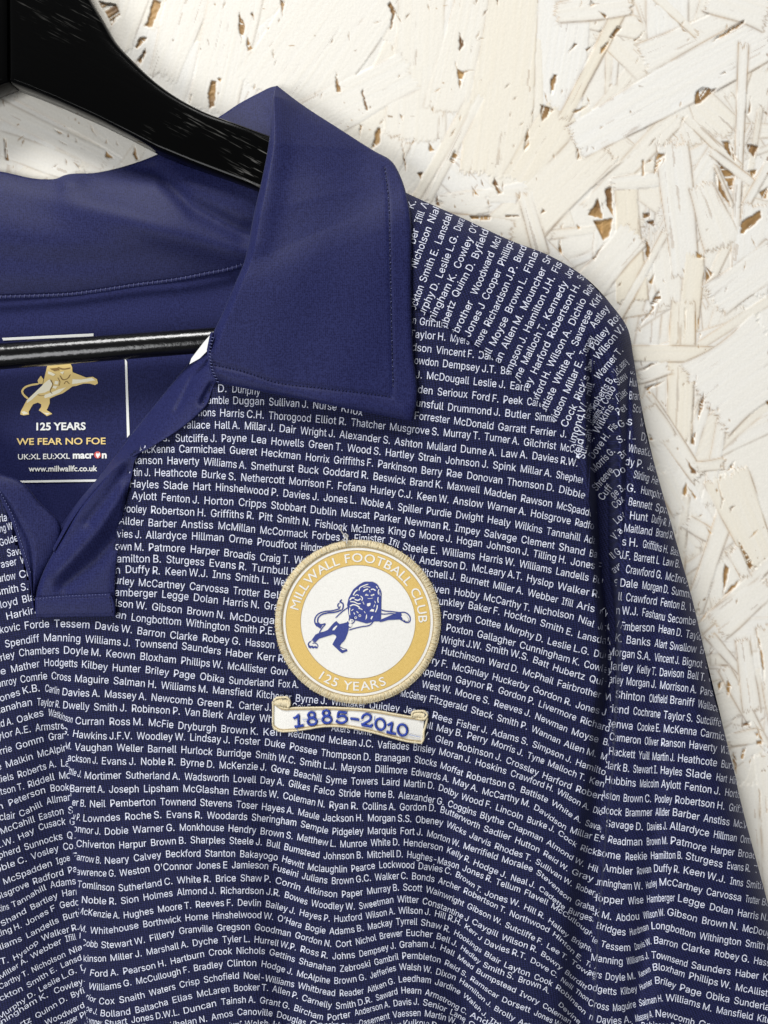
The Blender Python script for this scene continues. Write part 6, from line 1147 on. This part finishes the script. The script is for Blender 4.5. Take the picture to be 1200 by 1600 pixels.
UL = lambda pts: [wp('U', *p) for p in pts]
RT = UL([(103, 1040), (150, 1072), (230, 1074), (310, 1073), (420, 1072), (520, 1076), (620, 1082), (720, 1094), (820, 1112), (915, 1128), (985, 1140)])
RB = UL([(104, 1185), (130, 1204), (200, 1208), (300, 1195), (400, 1180), (500, 1181), (600, 1196), (700, 1219), (800, 1246), (900, 1270), (972, 1278)])
def hr(x, y): return 0.75 * H(x, y) + 0.25 * 29.0 + 0.45
VV, FF, X, Y = ruled(RT, RB, 60, 10, lambda u, v, x, y: hr(x, y) + 0.8 + .2 * np.sin(np.pi * u), by_index=True)
rib = build('date_ribbon', VV, FF[:, ::-1], [B_WHITE], shirt, label='white embroidered ribbon with gold edges reading 1885-2010')
def satin(path, wd, lift, step=0.55, r=0.00017, jit=0.25, closed=False):
    p = smoothline(path, 10); n = max(3, int(segl(p) / step)); q = resample(p, n); t = np.gradient(q, axis=0); t /= np.linalg.norm(t, axis=1)[:, None] + 1e-9; out = []
    for i in range(n):
        nn = np.array([-t[i, 1], t[i, 0]]) + 0.25 * t[i] + rng.normal(0, .05, 2); s = np.array([-1, -.5, 0, .5, 1]) * wd / 2 * (1 + rng.normal(0, .07)); c = q[i] + rng.normal(0, jit * .3, 2)
        x = c[0] + nn[0] * s; y = c[1] + nn[1] * s
        out.append(P(x, y, hr(x, y) + lift + np.array([-.25, .2, .34, .2, -.25]) + rng.normal(0, .04)))
    return out
def segl(p): return np.hypot(*np.diff(p, axis=0).T).sum()
edge = []
edge += satin(RT, 3.6, 1.0) + satin(RB, 3.6, 1.0)
edge += satin(UL([(100, 1035), (101, 1080), (101, 1130), (104, 1185), (112, 1200)]), 3.6, 1.0)
edge += satin(UL([(985, 1140), (1000, 1125), (996, 1170), (984, 1210), (980, 1260), (968, 1280)]), 3.6, 1.0)
# rolled ends
edge += satin(UL([(112, 1045), (150, 1042), (190, 1050)]), 13.5, 1.5, 0.5) + satin(UL([(104, 1030), (120, 1016), (150, 1012), (185, 1014), (196, 1030), (196, 1058), (188, 1068)]), 3.6, 1.7)
edge += satin(UL([(918, 1118), (950, 1112), (985, 1122)]), 9.5, 1.5, 0.5) + satin(UL([(914, 1124), (918, 1100), (950, 1092), (990, 1096), (1003, 1112), (990, 1135), (955, 1138)]), 3.6, 1.7)
V, Fc = tubes(edge, 0.00018, 4); o = build('ribbon_edge', V, Fc, [B_CREAM], rib)
V, Fc = tubes([P(*smoothline(RT, 6).T + 0, hr(*smoothline(RT, 6).T) + 1.25), P(*(smoothline(RB, 6) - [0, 2.6]).T, hr(*smoothline(RB, 6).T) + 1.25), P(*(smoothline(RT, 6) + [0, 2.4]).T, hr(*smoothline(RT, 6).T) + 1.2)], 0.00016, 4)
build('ribbon_outline', V, Fc, [B_DARK], rib)
YL = lambda pts: [wp('Y', *p) for p in pts]
el = lambda x, y, a, b, rot=0.12, n=16: [(x + a * math.cos(6.2832 * i / n) - rot * b * math.sin(6.2832 * i / n) * 0, y + b * math.sin(6.2832 * i / n) + rot * a * math.cos(6.2832 * i / n)) for i in range(n + 1)]
for nm, segs in (('numeral', [[(180, 196), (200, 186), (212, 172), (214, 215), (216, 252)], [(188, 257), (218, 253), (250, 247)]]), ('numeral', [el(308, 172, 24, 20, 0), el(313, 219, 32, 24, 0)]), ('numeral', [el(414, 158, 24, 20, 0), el(420, 206, 32, 24, 0)]),
                 ('numeral', [[(562, 156), (530, 153), (502, 152)], [(502, 152), (497, 188)], [(497, 188), (530, 178), (558, 190), (560, 212), (540, 227), (508, 228), (486, 214)]]), ('hyphen', [[(590, 198), (618, 201), (648, 206)]]),
                 ('numeral', [[(672, 198), (682, 176), (708, 166), (734, 178), (732, 204), (702, 226), (670, 243)], [(670, 243), (705, 250), (740, 256)], [(740, 256), (744, 240)]]), ('numeral', [el(804, 239, 34, 40)]), ('numeral', [[(858, 246), (874, 236), (888, 228), (884, 265), (880, 300)], [(850, 294), (880, 302), (914, 308)]]), ('numeral', [el(964, 280, 34, 40)])):
    th = []
    for s in segs: th += satin(YL(s), 3.7, 1.4, 0.5)
    V, Fc = tubes(th, 0.00019, 4); build(nm, V, Fc, [B_BLUE], rib)
loose = [P(*smoothline(YL(p), 8).T, hr(*smoothline(YL(p), 8).T) + 1.7) for p in ([(196, 258), (206, 275), (214, 305)], [(1008, 312), (1050, 322), (1096, 332)], [(240, 200), (262, 205), (275, 203)], [(345, 208), (362, 203), (380, 206)], [(655, 215), (672, 222)], [(760, 215), (763, 180)])]
V, Fc = tubes(loose, 0.00014, 4); build('loose_thread', V, Fc, [mat('pale_blue_thread', (0.16, 0.24, 0.55), 0.6)], rib)
lt = [P(*smoothline([(541, 850), (543, 841), (538, 836), (533, 828), (534, 822)], 8).T, np.linspace(31.5, 34, 33)), P(*smoothline([(543, 848), (538, 842), (544, 838), (539, 833)], 8).T, np.linspace(31.5, 33, 25))]
V, Fc = tubes(lt, 0.0003, 5); build('loose_thread', V, Fc, [mat('pale_grey_thread', (0.55, 0.52, 0.47), 0.7)], badge)

# ------------------------------------------------------------------ black wooden hanger
def hanger_mat():
    m = bpy.data.materials.new('scuffed_black_lacquer'); m.use_nodes = True; b = m.node_tree.nodes['Principled BSDF']
    tc = nd(m, 'ShaderNodeTexCoord'); mp = nd(m, 'ShaderNodeMapping'); mp.vector_type = 'TEXTURE'; mp.inputs['Rotation'].default_value = (0, math.radians(27), 0); mp.inputs['Scale'].default_value = (1 / 90, 1 / 300, 1 / 1500)
    lk(m, tc.outputs['Object'], mp.inputs['Vector'])
    nz = nd(m, 'ShaderNodeTexNoise'); nz.inputs['Scale'].default_value = 1.0; nz.inputs['Detail'].default_value = 3; lk(m, mp.outputs['Vector'], nz.inputs['Vector'])
    n2 = nd(m, 'ShaderNodeTexNoise'); n2.inputs['Scale'].default_value = 26; n2.inputs['Detail'].default_value = 3; lk(m, tc.outputs['Object'], n2.inputs['Vector'])
    a = nd(m, 'ShaderNodeMapRange'); lk(m, nz.outputs['Fac'], a.inputs[0]); a.inputs[1].default_value = 0.60; a.inputs[2].default_value = 0.70
    c = nd(m, 'ShaderNodeMapRange'); lk(m, n2.outputs['Fac'], c.inputs[0]); c.inputs[1].default_value = 0.46; c.inputs[2].default_value = 0.66
    mu = nd(m, 'ShaderNodeMath', operation='MULTIPLY'); lk(m, a.outputs[0], mu.inputs[0]); lk(m, c.outputs[0], mu.inputs[1])
    mx = nd(m, 'ShaderNodeMix', data_type='RGBA'); mx.inputs[6].default_value = (0.0010, 0.0010, 0.0010, 1); mx.inputs[7].default_value = (0.11, 0.107, 0.10, 1); lk(m, mu.outputs[0], mx.inputs[0]); lk(m, mx.outputs[2], b.inputs['Base Color'])
    r = nd(m, 'ShaderNodeMapRange'); lk(m, nz.outputs['Fac'], r.inputs[0]); r.inputs[3].default_value = 0.10; r.inputs[4].default_value = 0.16; lk(m, r.outputs[0], b.inputs['Roughness'])
    b.inputs['Specular IOR Level'].default_value = 0.12
    bp = nd(m, 'ShaderNodeBump'); bp.inputs['Strength'].default_value = 0.06; bp.inputs['Distance'].default_value = 0.0003; lk(m, nz.outputs['Fac'], bp.inputs['Height']); lk(m, bp.outputs['Normal'], b.inputs['Normal'])
    return m
M_HANG = hanger_mat()
hanger = thing('clothes_hanger', 'black lacquered wooden clothes hanger with a round trouser bar, inside the collar of the shirt', 'hanger', P(15, 120, 10))
TOPR = [(30, -190), (52, -150), (85, -110), (115, -60), (142, 0), (161, 32), (180, 64), (210, 97), (247, 131), (285, 157), (322, 176), (375, 195), (424, 213), (470, 228), (520, 252)]
BOTR = [(15.2, -190), (15.2, -120), (15.2, -60), (15.2, 0), (15.2, 60), (15.2, 129), (45, 140), (85, 156), (150, 185), (200, 210), (244, 233), (300, 256), (405, 296), (455, 316), (505, 340)]
def arm(mirror):
    fl = (lambda p: [(30.4 - x, y) for x, y in p]) if mirror else (lambda p: p)
    T, B = fl(TOPR), fl(BOTR)
    nr, nc = 110, 26
    Ts, Bs = smoothline(T, 10), smoothline(B, 10) if False else np.vstack([resample(np.array(B)[i:i + 2], 11)[:-1] for i in range(len(B) - 1)] + [np.array(B)[-1:]])
    t = np.linspace(0, len(Ts) - 1, nr)
    g = lambda p: np.stack([np.interp(t, np.arange(len(p)), p[:, k]) for k in (0, 1)], -1)
    Ts, Bs = g(Ts), g(Bs)
    # closed cross-section: front face with rounded edges, sides, back face
    sec = []
    rd = 0.05
    for u, h in [(0.0, 12.5), (0.0, 20.0), (0.012, 21.6), (0.035, 22.6), (0.07, 23.0)] + [(q, 23.0 + 0.5 * math.sin(math.pi * q)) for q in np.linspace(0.12, 0.9, 12)] + [(0.95, 23.0), (0.98, 22.4), (0.995, 21.3), (1.0, 19.5), (1.0, 12.5), (0.97, 11.0), (0.03, 11.0)]:
        sec.append((u, h - 4.5))
    V = []
    wx = lambda p, h: P(p[:, 0], p[:, 1], h)
    ref_t, ref_b = wx(Ts, 16.5), wx(Bs, 16.5)       # outline is a real one: sides run straight back to the board
    for u, h in sec:
        q = ref_t * (1 - u) + ref_b * u; q[:, 1] = -h * 0.001; V.append(q)
    V = np.stack(V, 1); n = len(sec)
    Fc = [(i * n + j, i * n + (j + 1) % n, (i + 1) * n + (j + 1) % n, (i + 1) * n + j) for i in range(nr - 1) for j in range(n)]
    Fc += [tuple(range(n))[::-1], tuple((nr - 1) * n + j for j in range(n))]
    if not mirror: Fc = [q[::-1] for q in Fc]
    o = build('hanger_arm', V.reshape(-1, 3), Fc, [M_HANG], hanger)
    return o
arm(False); arm(True)
# round bar
ax = resample([(-260, 570), (0, 557), (335, 531), (430, 524)], 60); c = P(ax[:, 0], ax[:, 1], 15.5)
rad = np.interp(ax[:, 0], [-260, 0, 200, 335], [6.2, 6.1, 5.9, 5.7]) * 1e-3
V, Fc = [], []; n = 28
d = (c[-1] - c[0]) / np.linalg.norm(c[-1] - c[0]); e1 = np.cross(d, [0, 1, 0]); e1 /= np.linalg.norm(e1); e2 = np.cross(d, e1)
for i in range(len(c)):
    for s in range(n):
        g = 2 * math.pi * s / n; V.append(c[i] + rad[i] * (e1 * math.cos(g) + e2 * math.sin(g)))
Fc = [(i * n + s, i * n + (s + 1) % n, (i + 1) * n + (s + 1) % n, (i + 1) * n + s) for i in range(len(c) - 1) for s in range(n)] + [tuple(range(n))[::-1], tuple((len(c) - 1) * n + s for s in range(n))]
M_BAR = mat('black_lacquer_bar', (0.0025, 0.0024, 0.0026), 0.2, 0.45)
_nz = nd(M_BAR, 'ShaderNodeTexNoise'); _nz.inputs['Scale'].default_value = 420; _nz.inputs['Detail'].default_value = 4
_tc = nd(M_BAR, 'ShaderNodeTexCoord'); lk(M_BAR, _tc.outputs['Object'], _nz.inputs['Vector'])
_bp = nd(M_BAR, 'ShaderNodeBump'); _bp.inputs['Strength'].default_value = 0.35; _bp.inputs['Distance'].default_value = 0.0004
lk(M_BAR, _nz.outputs['Fac'], _bp.inputs['Height']); lk(M_BAR, _bp.outputs['Normal'], M_BAR.node_tree.nodes['Principled BSDF'].inputs['Normal'])
build('trouser_bar', V, Fc, [M_BAR], hanger)
bpy.data.objects.remove(_ob, do_unlink=True)
